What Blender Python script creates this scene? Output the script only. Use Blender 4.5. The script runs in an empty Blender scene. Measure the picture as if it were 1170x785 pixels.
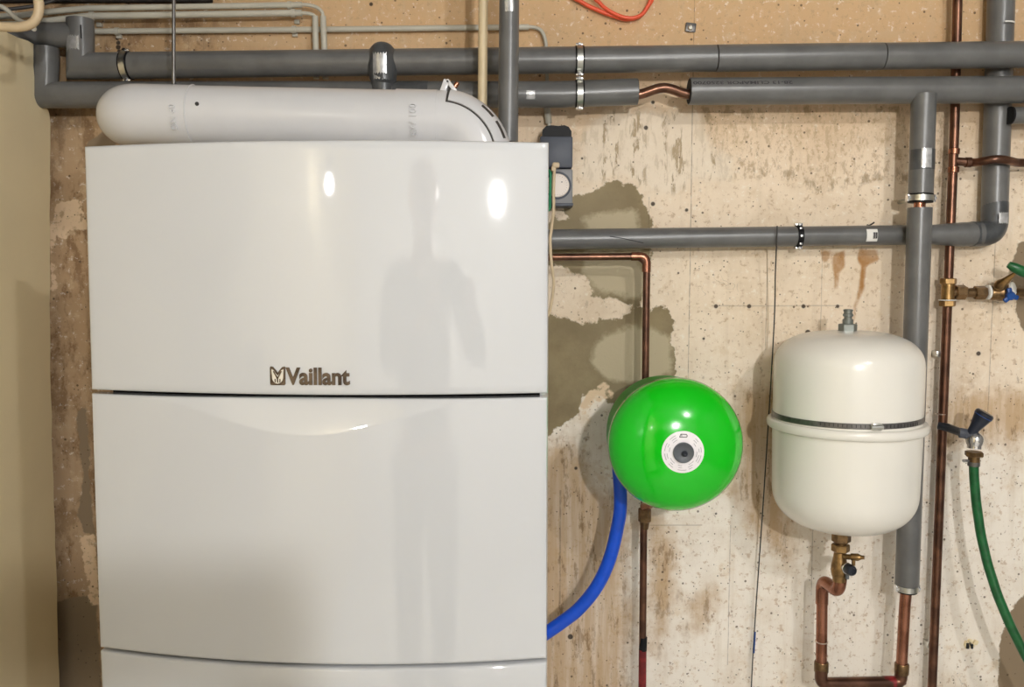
import bpy, bmesh, math, random
import numpy as np
from mathutils import Vector, Matrix, noise as mnoise
random.seed(7)
C = bpy.context.scene.collection
PI = math.pi

# ------------------------------------------------------------------ camera geometry
FPX, CX, CY = 980.0, 585.0, 392.5
CAM = Vector((0.0, -1.74, 1.47))
TH = math.atan(77.5 / FPX)            # pitch down
def P(px, py, s=0.0):
    """world point seen at pixel (px,py) that stands s metres in front of the back wall (y=0)"""
    u, v = (px - CX) / FPX, (CY - py) / FPX
    dy = math.cos(TH) + v * math.sin(TH)
    dz = -math.sin(TH) + v * math.cos(TH)
    t = (-CAM.y - s) / dy
    return Vector((u * t, -s, CAM.z + dz * t))
def UP(px, s, z=2.652):
    """where a riser that leaves the frame at column px meets the ceiling"""
    p = P(px, -25, s); return Vector((p.x, p.y, z))
def PX(px, s, py=392):
    return P(px, py, s).x
def PZ(py, s):
    return P(585, py, s).z
def R(wpx, s):
    """radius of something wpx pixels wide at standoff s"""
    return wpx * (-CAM.y - s) / FPX / 2

# ------------------------------------------------------------------ mesh builder
class MB:
    def __init__(self): self.v, self.f = [], []
    def add(self, vs, fs):
        n = len(self.v)
        self.v += [Vector(p) for p in vs]
        self.f += [tuple(i + n for i in f) for f in fs]
        return self
    def tube(self, pts, r, seg=18, fillet=0.0, n=7, caps=True, rs=None):
        pts = [Vector(p) for p in pts]
        if fillet > 0 and len(pts) > 2:
            out = [pts[0]]
            for i in range(1, len(pts) - 1):
                a, b, c = pts[i - 1], pts[i], pts[i + 1]
                d1, d2 = (b - a), (c - b)
                l1, l2 = d1.length, d2.length
                d1.normalize(); d2.normalize()
                ang = d1.angle(d2)
                if ang < 0.02: out.append(b); continue
                t = min(fillet * math.tan(ang / 2), l1 * .49, l2 * .49)
                p0, p1 = b - d1 * t, b + d2 * t
                for k in range(n + 1):
                    w = k / n
                    out.append(p0 * (1 - w) ** 2 + b * 2 * w * (1 - w) + p1 * w * w)
            out.append(pts[-1]); pts = out
        m = len(pts)
        dirs = [(pts[i + 1] - pts[i]).normalized() for i in range(m - 1)]
        d = dirs[0]
        ref = Vector((0, 0, 1)) if abs(d.z) < .9 else Vector((1, 0, 0))
        a = d.cross(ref).normalized(); b = d.cross(a).normalized()
        rings = []
        for i in range(m):
            rad = rs[i] if rs else r
            d1 = dirs[max(i - 1, 0)]; d2 = dirs[min(i, m - 2)]
            bi = (d1 + d2).normalized()
            ring = []
            for k in range(seg):
                o = (a * math.cos(2 * PI * k / seg) + b * math.sin(2 * PI * k / seg)) * rad
                ring.append(pts[i] + o - d1 * (o.dot(bi) / d1.dot(bi)))
            rings.append(ring)
            q = d1.rotation_difference(d2)
            a = q @ a; b = q @ b
        vs = [p for rg in rings for p in rg]; fs = []
        for i in range(m - 1):
            for k in range(seg):
                k2 = (k + 1) % seg
                fs.append((i * seg + k, i * seg + k2, (i + 1) * seg + k2, (i + 1) * seg + k))
        if caps:
            fs.append(tuple(range(seg - 1, -1, -1)))
            fs.append(tuple((m - 1) * seg + k for k in range(seg)))
        return self.add(vs, fs)
    def lathe(self, prof, origin, axis=(0, 0, 1), seg=48, rot=0.0):
        """prof: (radius, height along axis)"""
        ax = Vector(axis).normalized(); origin = Vector(origin)
        ref = Vector((0, 0, 1)) if abs(ax.z) < .9 else Vector((1, 0, 0))
        a = ax.cross(ref).normalized(); b = ax.cross(a).normalized()
        vs, idx = [], []
        for (r, h) in prof:
            if r < 1e-6:
                idx.append([len(vs)]); vs.append(origin + ax * h)
            else:
                idx.append(list(range(len(vs), len(vs) + seg)))
                for k in range(seg):
                    t = 2 * PI * k / seg + rot
                    vs.append(origin + ax * h + (a * math.cos(t) + b * math.sin(t)) * r)
        fs = []
        for i in range(len(prof) - 1):
            A, B = idx[i], idx[i + 1]
            for k in range(seg):
                k2 = (k + 1) % seg
                if len(A) == 1 and len(B) == 1: continue
                if len(A) == 1: fs.append((A[0], B[k2], B[k]))
                elif len(B) == 1: fs.append((A[k], A[k2], B[0]))
                else: fs.append((A[k], A[k2], B[k2], B[k]))
        if len(idx[0]) > 1: fs.append(tuple(reversed(idx[0])))
        if len(idx[-1]) > 1: fs.append(tuple(idx[-1]))
        return self.add(vs, fs)
    def cyl(self, p0, p1, r, seg=18, bev=0.0):
        p0, p1 = Vector(p0), Vector(p1); L = (p1 - p0).length
        pr = [(r, 0), (r, L)] if bev <= 0 else [(r - bev, 0), (r, bev), (r, L - bev), (r - bev, L)]
        return self.lathe(pr, p0, p1 - p0, seg)
    def hexnut(self, p0, p1, r):
        p0, p1 = Vector(p0), Vector(p1); L = (p1 - p0).length; b = min(.0015, L * .2)
        return self.lathe([(r - b, 0), (r, b), (r, L - b), (r - b, L)], p0, p1 - p0, 6, rot=.3)
    def box(self, c, size, bev=0.0, M=None, seg=2):
        bm = bmesh.new()
        bmesh.ops.create_cube(bm, size=1)
        for v in bm.verts: v.co = Vector((v.co.x * size[0], v.co.y * size[1], v.co.z * size[2]))
        if bev > 0:
            bmesh.ops.bevel(bm, geom=list(bm.edges), offset=bev, segments=seg, profile=.5, affect='EDGES')
        c = Vector(c)
        vs = [(M @ v.co if M else v.co) + c for v in bm.verts]
        bm.verts.index_update()
        fs = [tuple(v.index for v in f.verts) for f in bm.faces]
        bm.free()
        return self.add(vs, fs)
    def prism(self, poly, fn, h):
        """extrude a 2-D outline; fn(u,v,w) maps to world"""
        n = len(poly)
        vs = [fn(u, v, 0) for u, v in poly] + [fn(u, v, h) for u, v in poly]
        fs = [tuple(range(n - 1, -1, -1)), tuple(range(n, 2 * n))]
        fs += [(i, (i + 1) % n, n + (i + 1) % n, n + i) for i in range(n)]
        return self.add(vs, fs)
    def build(self, name, mat, parent=None, local=False, ang=38, tri=False):
        if parent is not None and not local:
            root = parent
            while root.parent: root = root.parent
            off = Vector(root.location)
        elif parent is None:
            lo = Vector((min(p.x for p in self.v), min(p.y for p in self.v), min(p.z for p in self.v)))
            hi = Vector((max(p.x for p in self.v), max(p.y for p in self.v), max(p.z for p in self.v)))
            off = Vector(((lo.x + hi.x) / 2, (lo.y + hi.y) / 2, lo.z))
        else: off = Vector((0, 0, 0))
        me = bpy.data.meshes.new(name)
        bm = bmesh.new()
        bv = [bm.verts.new(p - off) for p in self.v]
        for f in self.f:
            try: bm.faces.new([bv[i] for i in f])
            except ValueError: pass
        bmesh.ops.recalc_face_normals(bm, faces=bm.faces)
        a = math.radians(ang)
        for e in bm.edges:
            e.smooth = not (len(e.link_faces) != 2 or e.calc_face_angle(0) > a)
        for f in bm.faces: f.smooth = True
        bm.to_mesh(me); bm.free()
        me.materials.append(mat)
        o = bpy.data.objects.new(name, me); C.objects.link(o)
        if parent is not None: o.parent = parent
        else: o.location = off
        return o

def thing(name, label, cat, loc=(0, 0, 0), rotz=0.0, group=None):
    o = bpy.data.objects.new(name, None); C.objects.link(o)
    o.empty_display_size = .05
    o.location = loc; o.rotation_euler = (0, 0, rotz)
    o['label'] = label; o['category'] = cat
    if group: o['group'] = group
    return o
def tag(o, label, cat, group=None):
    o['label'] = label; o['category'] = cat
    if group: o['group'] = group
    return o
def struct(o):
    o['kind'] = 'structure'; return o
def text_geo(body, size, extrude=0.0, offset=0.0):
    cu = bpy.data.curves.new('lettering', 'FONT')
    cu.body = body; cu.size = size; cu.extrude = extrude; cu.offset = offset
    cu.align_x = 'CENTER'; cu.align_y = 'CENTER'; cu.resolution_u = 4
    o = bpy.data.objects.new('lettering', cu); C.objects.link(o)
    bpy.context.view_layer.update()
    me = bpy.data.meshes.new_from_object(o.evaluated_get(bpy.context.evaluated_depsgraph_get()))
    vs = [v.co.copy() for v in me.vertices]; fs = [tuple(p.vertices) for p in me.polygons]
    bpy.data.objects.remove(o); bpy.data.curves.remove(cu); bpy.data.meshes.remove(me)
    return vs, fs

# ------------------------------------------------------------------ materials
def S(r, g, b):
    f = lambda c: (c / 255 / 12.92) if c / 255 <= .04045 else ((c / 255 + .055) / 1.055) ** 2.4
    return (f(r), f(g), f(b), 1)
class NT:
    def __init__(self, name):
        self.m = bpy.data.materials.new(name); self.m.use_nodes = True
        self.t = self.m.node_tree; self.b = self.t.nodes['Principled BSDF']
    def n(self, kind, **kw):
        nd = self.t.nodes.new(kind)
        for k, v in kw.items(): setattr(nd, k, v)
        return nd
    def link(self, a, b): self.t.links.new(a, b)
    def setin(self, sock, v):
        if hasattr(v, 'is_linked') or isinstance(v, bpy.types.NodeSocket): self.link(v, sock)
        else: sock.default_value = v
    def math(self, op, a, b=0.0, c=None, clamp=False):
        nd = self.n('ShaderNodeMath', operation=op); nd.use_clamp = clamp
        self.setin(nd.inputs[0], a); self.setin(nd.inputs[1], b)
        if c is not None: self.setin(nd.inputs[2], c)
        return nd.outputs[0]
    def smooth(self, x, lo, hi, a=0.0, b=1.0):
        nd = self.n('ShaderNodeMapRange', interpolation_type='SMOOTHSTEP')
        self.setin(nd.inputs['Value'], x); nd.inputs['From Min'].default_value = lo; nd.inputs['From Max'].default_value = hi
        nd.inputs['To Min'].default_value = a; nd.inputs['To Max'].default_value = b
        return nd.outputs[0]
    def mix(self, f, a, b, blend='MIX'):
        nd = self.n('ShaderNodeMix', data_type='RGBA', blend_type=blend)
        self.setin(nd.inputs[0], f); self.setin(nd.inputs[6], a); self.setin(nd.inputs[7], b)
        return nd.outputs[2]
    def coord(self, scale=(1, 1, 1), kind='Object', loc=(0, 0, 0)):
        tc = self.n('ShaderNodeTexCoord'); mp = self.n('ShaderNodeMapping')
        mp.inputs['Scale'].default_value = scale; mp.inputs['Location'].default_value = loc
        self.link(tc.outputs[kind], mp.inputs[0]); return mp.outputs[0]
    def noise(self, vec, scale, detail=4, rough=.55, dist=0.0):
        nd = self.n('ShaderNodeTexNoise'); self.link(vec, nd.inputs['Vector'])
        nd.inputs['Scale'].default_value = scale; nd.inputs['Detail'].default_value = detail
        nd.inputs['Roughness'].default_value = rough; nd.inputs['Distortion'].default_value = dist
        return nd.outputs[0]
    def bump(self, h, strength=.3, dist=.002):
        nd = self.n('ShaderNodeBump'); self.link(h, nd.inputs['Height'])
        nd.inputs['Strength'].default_value = strength; nd.inputs['Distance'].default_value = dist
        self.link(nd.outputs[0], self.b.inputs['Normal'])
def simple(name, col, rough=.5, metal=0.0, var=.12, vscale=30, bump=0.0, bscale=200, coat=0.0, spec=None, col2=None):
    k = NT(name); v = k.coord()
    n1 = k.noise(v, vscale)
    c2 = col2 or tuple(min(1, c * (1 - var)) for c in col[:3]) + (1,)
    c1 = col if col2 else tuple(min(1, c * (1 + var)) for c in col[:3]) + (1,)
    k.link(k.mix(k.smooth(n1, .35, .65), c1, c2), k.b.inputs['Base Color'])
    k.b.inputs['Roughness'].default_value = rough; k.b.inputs['Metallic'].default_value = metal
    k.b.inputs['Coat Weight'].default_value = coat; k.b.inputs['Coat Roughness'].default_value = .04
    if spec is not None: k.b.inputs['Specular IOR Level'].default_value = spec
    if bump: k.bump(k.noise(v, bscale), bump, .001)
    return k.m
def emis(name, col, strength):
    k = NT(name); k.b.inputs['Base Color'].default_value = col
    k.b.inputs['Emission Color'].default_value = col; k.b.inputs['Emission Strength'].default_value = strength
    return k.m

M = {}
M['white_enamel'] = simple('white_enamel', (.55, .562, .58, 1), .035, 0, .008, 3, coat=.8)
M['casing'] = simple('white_casing', (.72, .73, .74, 1), .35, 0, .01, 3)
M['black'] = simple('black_plastic', S(20, 20, 22), .5, 0, .1, spec=.2)
M['foam'] = simple('grey_pipe_foam', S(100, 100, 99), .32, 0, .12, 18, bump=.12, bscale=160, spec=.6)
M['foam_tape'] = simple('grey_foam_tape', S(74, 76, 78), .30, 0, .2, 40, bump=.5, bscale=60)
M['foil_tape'] = simple('silver_tape', S(196, 196, 196), .22, .5, .15, 70, bump=.5, bscale=110)
M['foam_dark'] = simple('dark_foam_edge', S(38, 38, 40), .8)
M['copper'] = simple('aged_copper', (.20, .098, .062, 1), .30, .85, .3, 25, col2=(.105, .054, .037, 1))
M['copper_bright'] = simple('warm_copper', (.40, .18, .115, 1), .27, .9, .25, 22, col2=(.24, .10, .06, 1))
M['brass'] = simple('aged_brass', (.38, .235, .095, 1), .30, .9, .2, 60, col2=(.19, .115, .05, 1))
M['brass_dark'] = simple('dark_brass', (.26, .16, .075, 1), .34, .85, .2, 60, col2=(.13, .08, .04, 1))
M['steel'] = simple('galvanised_steel', (.62, .62, .58, 1), .28, 1, .12, 60)
M['chrome'] = simple('chrome', (.75, .75, .76, 1), .12, 1, .05)
M['solder'] = simple('solder_joint', (.55, .45, .38, 1), .35, .9, .1)
M['flue'] = simple('white_flue_plastic', S(206, 206, 208), .2, 0, .02, 8)
M['flue_line'] = simple('flue_gap_line', S(60, 58, 56), .6)
M['conduit'] = simple('grey_conduit', S(190, 186, 172), .45, 0, .06, 12)
M['cream_pipe'] = simple('cream_conduit', S(214, 196, 160), .42, 0, .06, 12)
M['beige_cable'] = simple('beige_cable', S(206, 184, 150), .45, 0, .06)
M['dark_cable'] = simple('dark_cable', S(52, 50, 48), .5)
M['orange'] = simple('orange_cable', S(232, 92, 58), .4, 0, .05)
M['green_enamel'] = simple('green_enamel', (.000, .54, .004, 1), .16, 0, .03, 4, coat=.4)
M['green_dull'] = simple('green_paint', (.000, .30, .004, 1), .45, 0, .05, 6, spec=.25)
M['ring_label'] = simple('white_ring_label', S(236, 232, 234), .4, 0, .02, 60)
M['print_grey'] = simple('grey_print', S(150, 146, 150), .6)
M['print_dark'] = simple('dark_print', S(58, 56, 58), .6)
M['cap_grey'] = simple('grey_cap', S(92, 96, 100), .35, 0, .08)
M['valve_grey'] = simple('grey_green_metal', S(122, 126, 120), .35, .4, .08)
M['cap_dark'] = simple('dark_cap', S(36, 40, 48), .3)
M['cream_enamel'] = simple('cream_white_enamel', (.80, .775, .71, 1), .25, 0, .012, 5, coat=.15)
M['strap'] = simple('grey_steel_strap', S(112, 110, 108), .35, .7, .15, 90)
M['blue_hose'] = simple('blue_hose', (.001, .075, .60, 1), .38, 0, .08, 25)
M['green_hose'] = simple('green_garden_hose', (.008, .105, .028, 1), .35, 0, .2, 50)
M['green_wire'] = simple('green_wire', (.01, .26, .11, 1), .4)
M['blue_knob'] = simple('blue_knob', S(12, 66, 136), .4)
M['navy_knob'] = simple('navy_black_handle', S(30, 36, 50), .3, 0, .2, 40)
M['socket_grey'] = simple('anthracite_plastic', S(78, 82, 92), .45, 0, .05, 15, spec=.3)
M['socket_light'] = simple('grey_plastic', S(128, 128, 130), .4, 0, .05, 15)
M['dial'] = simple('white_dial', S(226, 214, 204), .45, 0, .02)
M['emblem'] = simple('bronze_chrome', (.17, .135, .115, 1), .25, .85, .25, 60, col2=(.07, .055, .047, 1))
M['emblem_pale'] = simple('pale_chrome', (.78, .77, .75, 1), .2, .6, .05)
M['red_tape'] = simple('dark_red_tape', S(120, 24, 26), .45, 0, .3, 60)
M['paper'] = simple('white_sticker', S(230, 228, 222), .5, 0, .02)
M['white_plastic'] = simple('white_plastic', S(228, 226, 220), .4, 0, .02)
M['bright_paint'] = simple('bright_wall_paint', (.82, .81, .79, 1), .8, 0, .015, 2)
M['skin'] = simple('skin', S(170, 125, 102), .5, 0, .05, 20)
M['hair'] = simple('brown_hair', S(60, 45, 35), .6, 0, .2, 60)
M['denim'] = simple('dark_denim', S(112, 112, 116), .85, 0, .1, 60)
M['plaster'] = simple('painted_plaster', S(230, 214, 176), .75, 0, .03, 3, bump=.25, bscale=120)
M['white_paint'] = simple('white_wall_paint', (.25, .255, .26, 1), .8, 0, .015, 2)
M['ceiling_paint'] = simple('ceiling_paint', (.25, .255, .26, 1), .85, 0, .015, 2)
M['shade_dark'] = simple('shade_tone', S(34, 30, 28), .8, 0, .2, 10)  # near-black tone that stands in for shade
M['floor'] = simple('grey_screed', S(205, 203, 198), .6, 0, .06, 4, bump=.1)
M['person_cloth'] = simple('charcoal_cloth', S(78, 78, 80), .85, 0, .1, 20)

# ------------------------------------------------------------------ room
def sdf(pts, X, Z):
    """signed distance to a polygon, positive inside"""
    d = np.full(X.shape, 1e9); inside = np.zeros(X.shape, bool)
    n = len(pts)
    for i in range(n):
        x1, z1 = pts[i]; x2, z2 = pts[(i + 1) % n]
        ex, ez = x2 - x1, z2 - z1
        t = np.clip(((X - x1) * ex + (Z - z1) * ez) / (ex * ex + ez * ez + 1e-12), 0, 1)
        d = np.minimum(d, np.hypot(X - x1 - t * ex, Z - z1 - t * ez))
        c = ((z1 > Z) != (z2 > Z)) & (X < (x2 - x1) * (Z - z1) / (z2 - z1 + 1e-12) + x1)
        inside ^= c
    return np.where(inside, d, -d)
def wpoly(pp): return [(P(x, y, 0).x, P(x, y, 0).z) for x, y in pp]

def make_back_wall():
    xs = np.concatenate([np.linspace(-2.3, -1.05, 6)[:-1], np.arange(-1.05, 1.25, .006), np.linspace(1.25, 2.2, 6)])
    zs = np.concatenate([np.linspace(0, .55, 5)[:-1], np.arange(.55, 2.16, .006), np.linspace(2.165, 2.66, 4)])
    X, Z = np.meshgrid(xs, zs)
    nx, nz = len(xs), len(zs)
    co = np.stack([X.ravel(), np.zeros(X.size), Z.ravel()], 1)
    me = bpy.data.meshes.new('wall_back')
    idx = np.arange(nx * nz).reshape(nz, nx)
    q = np.stack([idx[:-1, :-1], idx[:-1, 1:], idx[1:, 1:], idx[1:, :-1]], -1).reshape(-1, 4)
    # a slab: front grid + one back face ring
    nb = len(co)
    back = [(xs[0], .12, zs[0]), (xs[-1], .12, zs[0]), (xs[-1], .12, zs[-1]), (xs[0], .12, zs[-1])]
    verts = co.tolist() + back
    faces = q.tolist() + [[nb + 3, nb + 2, nb + 1, nb],
        [nb, nb + 1] + idx[0, ::-1].tolist(), [nb + 1, nb + 2] + idx[::-1, -1].tolist(),
        [nb + 2, nb + 3] + idx[-1, :].tolist(), [nb + 3, nb] + idx[:, 0].tolist()]
    me.from_pydata(verts, [], faces)
    def attr(name, polys, sub=()):
        v = np.full(X.shape, -.2)
        for p in polys: v = np.maximum(v, sdf(wpoly(p), X, Z))
        for p in sub: v = np.minimum(v, -sdf(wpoly(p), X, Z))
        a = me.attributes.new(name, 'FLOAT', 'POINT')
        a.data.foreach_set('value', np.concatenate([np.clip(v, -.2, .2).ravel(), np.full(4, -.2)]).astype(np.float32))
    o1 = lambda pp: [(600 + x / 3.019, 240 + y / 3.019) for x, y in pp]
    attr('cement', [
        [(600, 262), (627, 252), (640, 240), (652, 224), (664, 221), (680, 216), (690, 209), (701, 206), (712, 212), (726, 212), (731, 222), (740, 240), (746, 262), (745, 292), (738, 300), (600, 300)],
        o1([(0, 140), (410, 140), (437, 200), (430, 262), (398, 300), (388, 335), (420, 350), (455, 325), (490, 342), (512, 385), (500, 440), (512, 500), (520, 575), (430, 640), (330, 690), (255, 640), (200, 640), (180, 700), (60, 800), (0, 800)]),
    ], [o1([(0, 196), (150, 200), (168, 218), (205, 225), (250, 285), (310, 302), (372, 322), (392, 345), (330, 378), (270, 382), (232, 404), (165, 402), (120, 372), (0, 330)]),
        [(635, 246), (643, 243), (650, 246), (648, 252), (638, 251)]])
    attr('cement_light', [
        [(668, 250), (690, 246), (726, 242), (730, 262), (735, 290), (668, 290), (672, 262)],
        o1([(240, 480), (290, 430), (360, 400), (440, 400), (500, 440), (500, 560), (420, 580), (350, 590), (270, 570), (236, 530)]),
        o1([(205, 150), (400, 160), (425, 250), (390, 300), (250, 270), (200, 220)])])
    attr('streak', [[(668, 150), (700, 128), (760, 126), (800, 132), (812, 170), (838, 182), (836, 206), (792, 204), (780, 215), (770, 222), (742, 222), (728, 205), (706, 200), (680, 210), (664, 205)]])
    attr('rough', [[(800, 122), (900, 122), (1050, 120), (1085, 126), (1085, 212), (1035, 208), (985, 214), (935, 218), (900, 207), (820, 204)]])
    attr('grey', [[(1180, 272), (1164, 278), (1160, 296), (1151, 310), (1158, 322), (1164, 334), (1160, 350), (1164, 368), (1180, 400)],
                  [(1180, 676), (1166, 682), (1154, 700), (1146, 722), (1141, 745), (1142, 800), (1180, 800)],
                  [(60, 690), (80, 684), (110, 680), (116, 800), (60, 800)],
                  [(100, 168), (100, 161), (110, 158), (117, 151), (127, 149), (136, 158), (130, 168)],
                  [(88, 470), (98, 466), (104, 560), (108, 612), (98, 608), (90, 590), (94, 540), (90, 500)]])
    attr('rust', [[(980, 284), (1002, 284), (1006, 298), (996, 301), (989, 304), (987, 330), (979, 352), (975, 371), (972, 371), (975, 350), (982, 326), (984, 304), (979, 296)],
                  [(952, 288), (965, 286), (966, 304), (959, 312), (957, 330), (953, 330), (953, 312), (950, 300)],
                  [(936, 286), (950, 286), (948, 298), (940, 300)]])
    attr('tan', [[(600, 520), (640, 500), (700, 560), (720, 600), (718, 660), (714, 800), (600, 800)],
                 [(744, 596), (775, 620), (770, 680), (762, 720), (746, 740)], [(786, 690), (812, 680), (806, 720), (790, 728)],
                 [(1075, 455), (1180, 440), (1180, 500), (1140, 505), (1100, 500), (1074, 520)],
                 [(840, 440), (900, 440), (900, 640), (845, 600)]])
    attr('flake', [[(66, 232), (96, 226), (100, 262), (84, 262), (74, 275), (64, 268)], [(62, 256), (64, 330), (58, 330), (56, 270)],
                   [(92, 616), (106, 612), (112, 660), (114, 690), (104, 690), (96, 650)], [(672, 448), (690, 438), (700, 452), (680, 462), (668, 474), (662, 466)]])
    o = bpy.data.objects.new('wall_back', me); C.objects.link(o)

    k = NT('stained_concrete'); v = k.coord()
    A = lambda nm: (lambda nd: nd.outputs['Fac'])(k.n('ShaderNodeAttribute', attribute_name=nm))
    sep = k.n('ShaderNodeSeparateXYZ'); k.link(v, sep.inputs[0]); z = sep.outputs[2]; x = sep.outputs[0]
    big = k.noise(v, 2.2, 5); mid = k.noise(v, 9, 6, .6); fine = k.noise(v, 55, 6, .65); vf = k.noise(v, 240, 3, .6)
    vst = k.coord((1, 1, .07)); streak = k.noise(vst, 45, 5, .6); hst = k.coord((.06, 1, 1)); hbands = k.noise(hst, 26, 4, .6)
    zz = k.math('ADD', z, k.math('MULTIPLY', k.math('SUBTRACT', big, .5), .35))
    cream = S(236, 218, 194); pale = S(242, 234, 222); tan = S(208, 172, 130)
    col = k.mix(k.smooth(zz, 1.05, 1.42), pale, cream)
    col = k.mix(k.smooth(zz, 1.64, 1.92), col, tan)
    # towards the corner behind the boiler the concrete is browner
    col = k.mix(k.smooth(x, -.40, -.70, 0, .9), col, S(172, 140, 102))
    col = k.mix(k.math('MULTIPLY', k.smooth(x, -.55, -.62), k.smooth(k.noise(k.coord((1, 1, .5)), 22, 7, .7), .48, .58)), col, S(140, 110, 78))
    # the far right is slightly browner as well
    col = k.mix(k.math('MULTIPLY', k.smooth(mid, .42, .72), .35), col, S(190, 164, 130))
    col = k.mix(k.math('MULTIPLY', k.smooth(streak, .5, .75), .30), col, S(196, 176, 148))
    col = k.mix(k.math('MULTIPLY', k.smooth(hbands, .55, .75), .22), col, S(200, 178, 146))
    fleck = k.noise(v, 70, 9, .72); blotch = k.noise(v, 24, 8, .68); fl2 = k.noise(k.coord((1, 1, .6), loc=(3, 1, 2)), 42, 9, .75)
    lowz = k.smooth(z, 1.5, .9, .35, 1.0)
    col = k.mix(k.math('MULTIPLY', k.smooth(blotch, .54, .68), .5), col, S(214, 190, 156))
    col = k.mix(k.math('MULTIPLY', k.smooth(fleck, .555, .605), .55), col, S(184, 154, 118))
    col = k.mix(k.math('MULTIPLY', k.math('MULTIPLY', k.smooth(fl2, .60, .64), lowz), .75), col, S(132, 104, 74))
    col = k.mix(k.math('MULTIPLY', k.smooth(fleck, .44, .36), .55), col, S(246, 238, 224))
    edge = k.math('ADD', k.math('MULTIPLY', k.math('SUBTRACT', mid, .5), .05), k.math('MULTIPLY', k.math('SUBTRACT', fine, .5), .032))
    def mask(nm, w=.0022, amp=1.0, off=0.0):
        return k.smooth(k.math('ADD', k.math('ADD', A(nm), off), k.math('MULTIPLY', edge, amp)), -w, w)
    # brownish discoloured zones
    m_t = k.math('MULTIPLY', k.smooth(k.math('ADD', A('tan'), k.math('MULTIPLY', edge, 2.0)), -.03, .03), k.smooth(streak, .25, .6, .35, .85))
    col = k.mix(m_t, col, S(190, 158, 118))
    col = k.mix(k.math('MULTIPLY', m_t, k.smooth(k.noise(k.coord((1, 1, .3)), 40, 8, .72), .52, .60)), col, S(140, 112, 80))
    # rough band
    rn = k.noise(k.coord((1, 1, .5)), 80, 9, .75)
    rg = k.math('MULTIPLY', mask('rough', .006), k.smooth(rn, .50, .58))
    col = k.mix(k.math('MULTIPLY', rg, .62), col, S(184, 158, 124))
    rg2 = k.math('MULTIPLY', mask('rough', .006), k.smooth(k.noise(k.coord((1, 1, .6), loc=(1, 2, 5)), 60, 9, .75), .61, .66))
    rim = k.math('MULTIPLY', k.smooth(k.math('ABSOLUTE', k.math('SUBTRACT', k.math('ADD', A('rough'), edge), .012)), .014, .004), k.smooth(k.noise(k.coord((1, 1, .4)), 40, 8, .7), .5, .58))
    col = k.mix(k.math('MULTIPLY', k.math('MAXIMUM', rg2, k.math('MULTIPLY', rim, .7)), .75), col, S(140, 116, 84))
    # scraped streaks
    sn = k.noise(k.coord((1, 1, .26)), 62, 9, .74, .4)
    col = k.mix(k.math('MULTIPLY', mask('streak', .012), .75), col, S(234, 220, 200))
    ms = k.math('MULTIPLY', mask('streak', .012), k.smooth(sn, .505, .57))
    comb = k.smooth(k.noise(k.coord((1, 1, .02)), 34, 2, .5), .44, .58)
    ms = k.math('MULTIPLY', ms, k.math('ADD', .25, k.math('MULTIPLY', comb, .75)))
    col = k.mix(k.math('MULTIPLY', ms, .85), col, S(166, 144, 110))
    # cement repair
    mc = mask('cement', .0022)
    cc = k.mix(k.smooth(mid, .35, .65), S(150, 134, 100), S(122, 106, 76))
    cc = k.mix(k.math('MULTIPLY', k.smooth(big, .4, .62), .5), cc, S(160, 146, 116))
    cc = k.mix(k.smooth(k.math('ADD', A('cement_light'), k.math('MULTIPLY', edge, .9)), -.008, .008), cc, S(188, 174, 144))
    cc = k.mix(k.math('MULTIPLY', k.smooth(fine, .6, .78), .35), cc, S(104, 92, 68))
    col = k.mix(mc, col, cc)
    # other patches
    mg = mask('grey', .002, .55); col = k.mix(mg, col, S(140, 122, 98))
    mf = k.math('MULTIPLY', mask('flake', .002, .8), k.smooth(fine, .35, .5)); col = k.mix(mf, col, S(226, 200, 166))
    mr = k.smooth(k.math('ADD', A('rust'), k.math('MULTIPLY', edge, .22)), -.003, .004)
    col = k.mix(k.math('MULTIPLY', mr, k.smooth(mid, .3, .6, .45, .95)), col, S(168, 118, 58))
    # air pits: voronoi cells, few of them kept
    pits = None
    for sc, keep, rad in ((70, .80, .16), (140, .79, .20)):
        vo = k.n('ShaderNodeTexVoronoi'); k.link(k.coord((1, 1, 1)), vo.inputs['Vector']); vo.inputs['Scale'].default_value = sc
        sc3 = k.n('ShaderNodeSeparateColor'); k.link(vo.outputs['Color'], sc3.inputs[0])
        kp = k.math('GREATER_THAN', k.math('ADD', sc3.outputs[0], k.math('ADD', k.smooth(z, 1.3, .9, 0, .10), k.math('MULTIPLY', k.math('SUBTRACT', big, .5), .25))), keep)
        rr = k.math('MULTIPLY', sc3.outputs[1], rad)
        pt = k.math('MULTIPLY', kp, k.smooth(k.math('SUBTRACT', vo.outputs['Distance'], rr), .05, -.03))
        pits = pt if pits is None else k.math('MAXIMUM', pits, pt)
    pits = k.math('MULTIPLY', pits, k.math('SUBTRACT', 1.0, k.math('MULTIPLY', mc, .85)))
    col = k.mix(k.math('MULTIPLY', pits, .8), col, S(92, 74, 54))
    # fine cracks
    cr = k.n('ShaderNodeTexVoronoi', feature='DISTANCE_TO_EDGE'); cv = k.n('ShaderNodeVectorMath', operation='ADD')
    nz3 = k.n('ShaderNodeTexNoise'); k.link(v, nz3.inputs['Vector']); nz3.inputs['Scale'].default_value = 12
    k.link(v, cv.inputs[0]); k.link(nz3.outputs['Color'], cv.inputs[1]); k.link(cv.outputs[0], cr.inputs['Vector']); cr.inputs['Scale'].default_value = 5
    crack = k.math('MULTIPLY', k.smooth(cr.outputs['Distance'], .006, .001), k.smooth(k.noise(v, 6, 2), .60, .68))
    col = k.mix(k.math('MULTIPLY', crack, .6), col, S(96, 78, 58))
    # drilled holes
    holes = None
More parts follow.
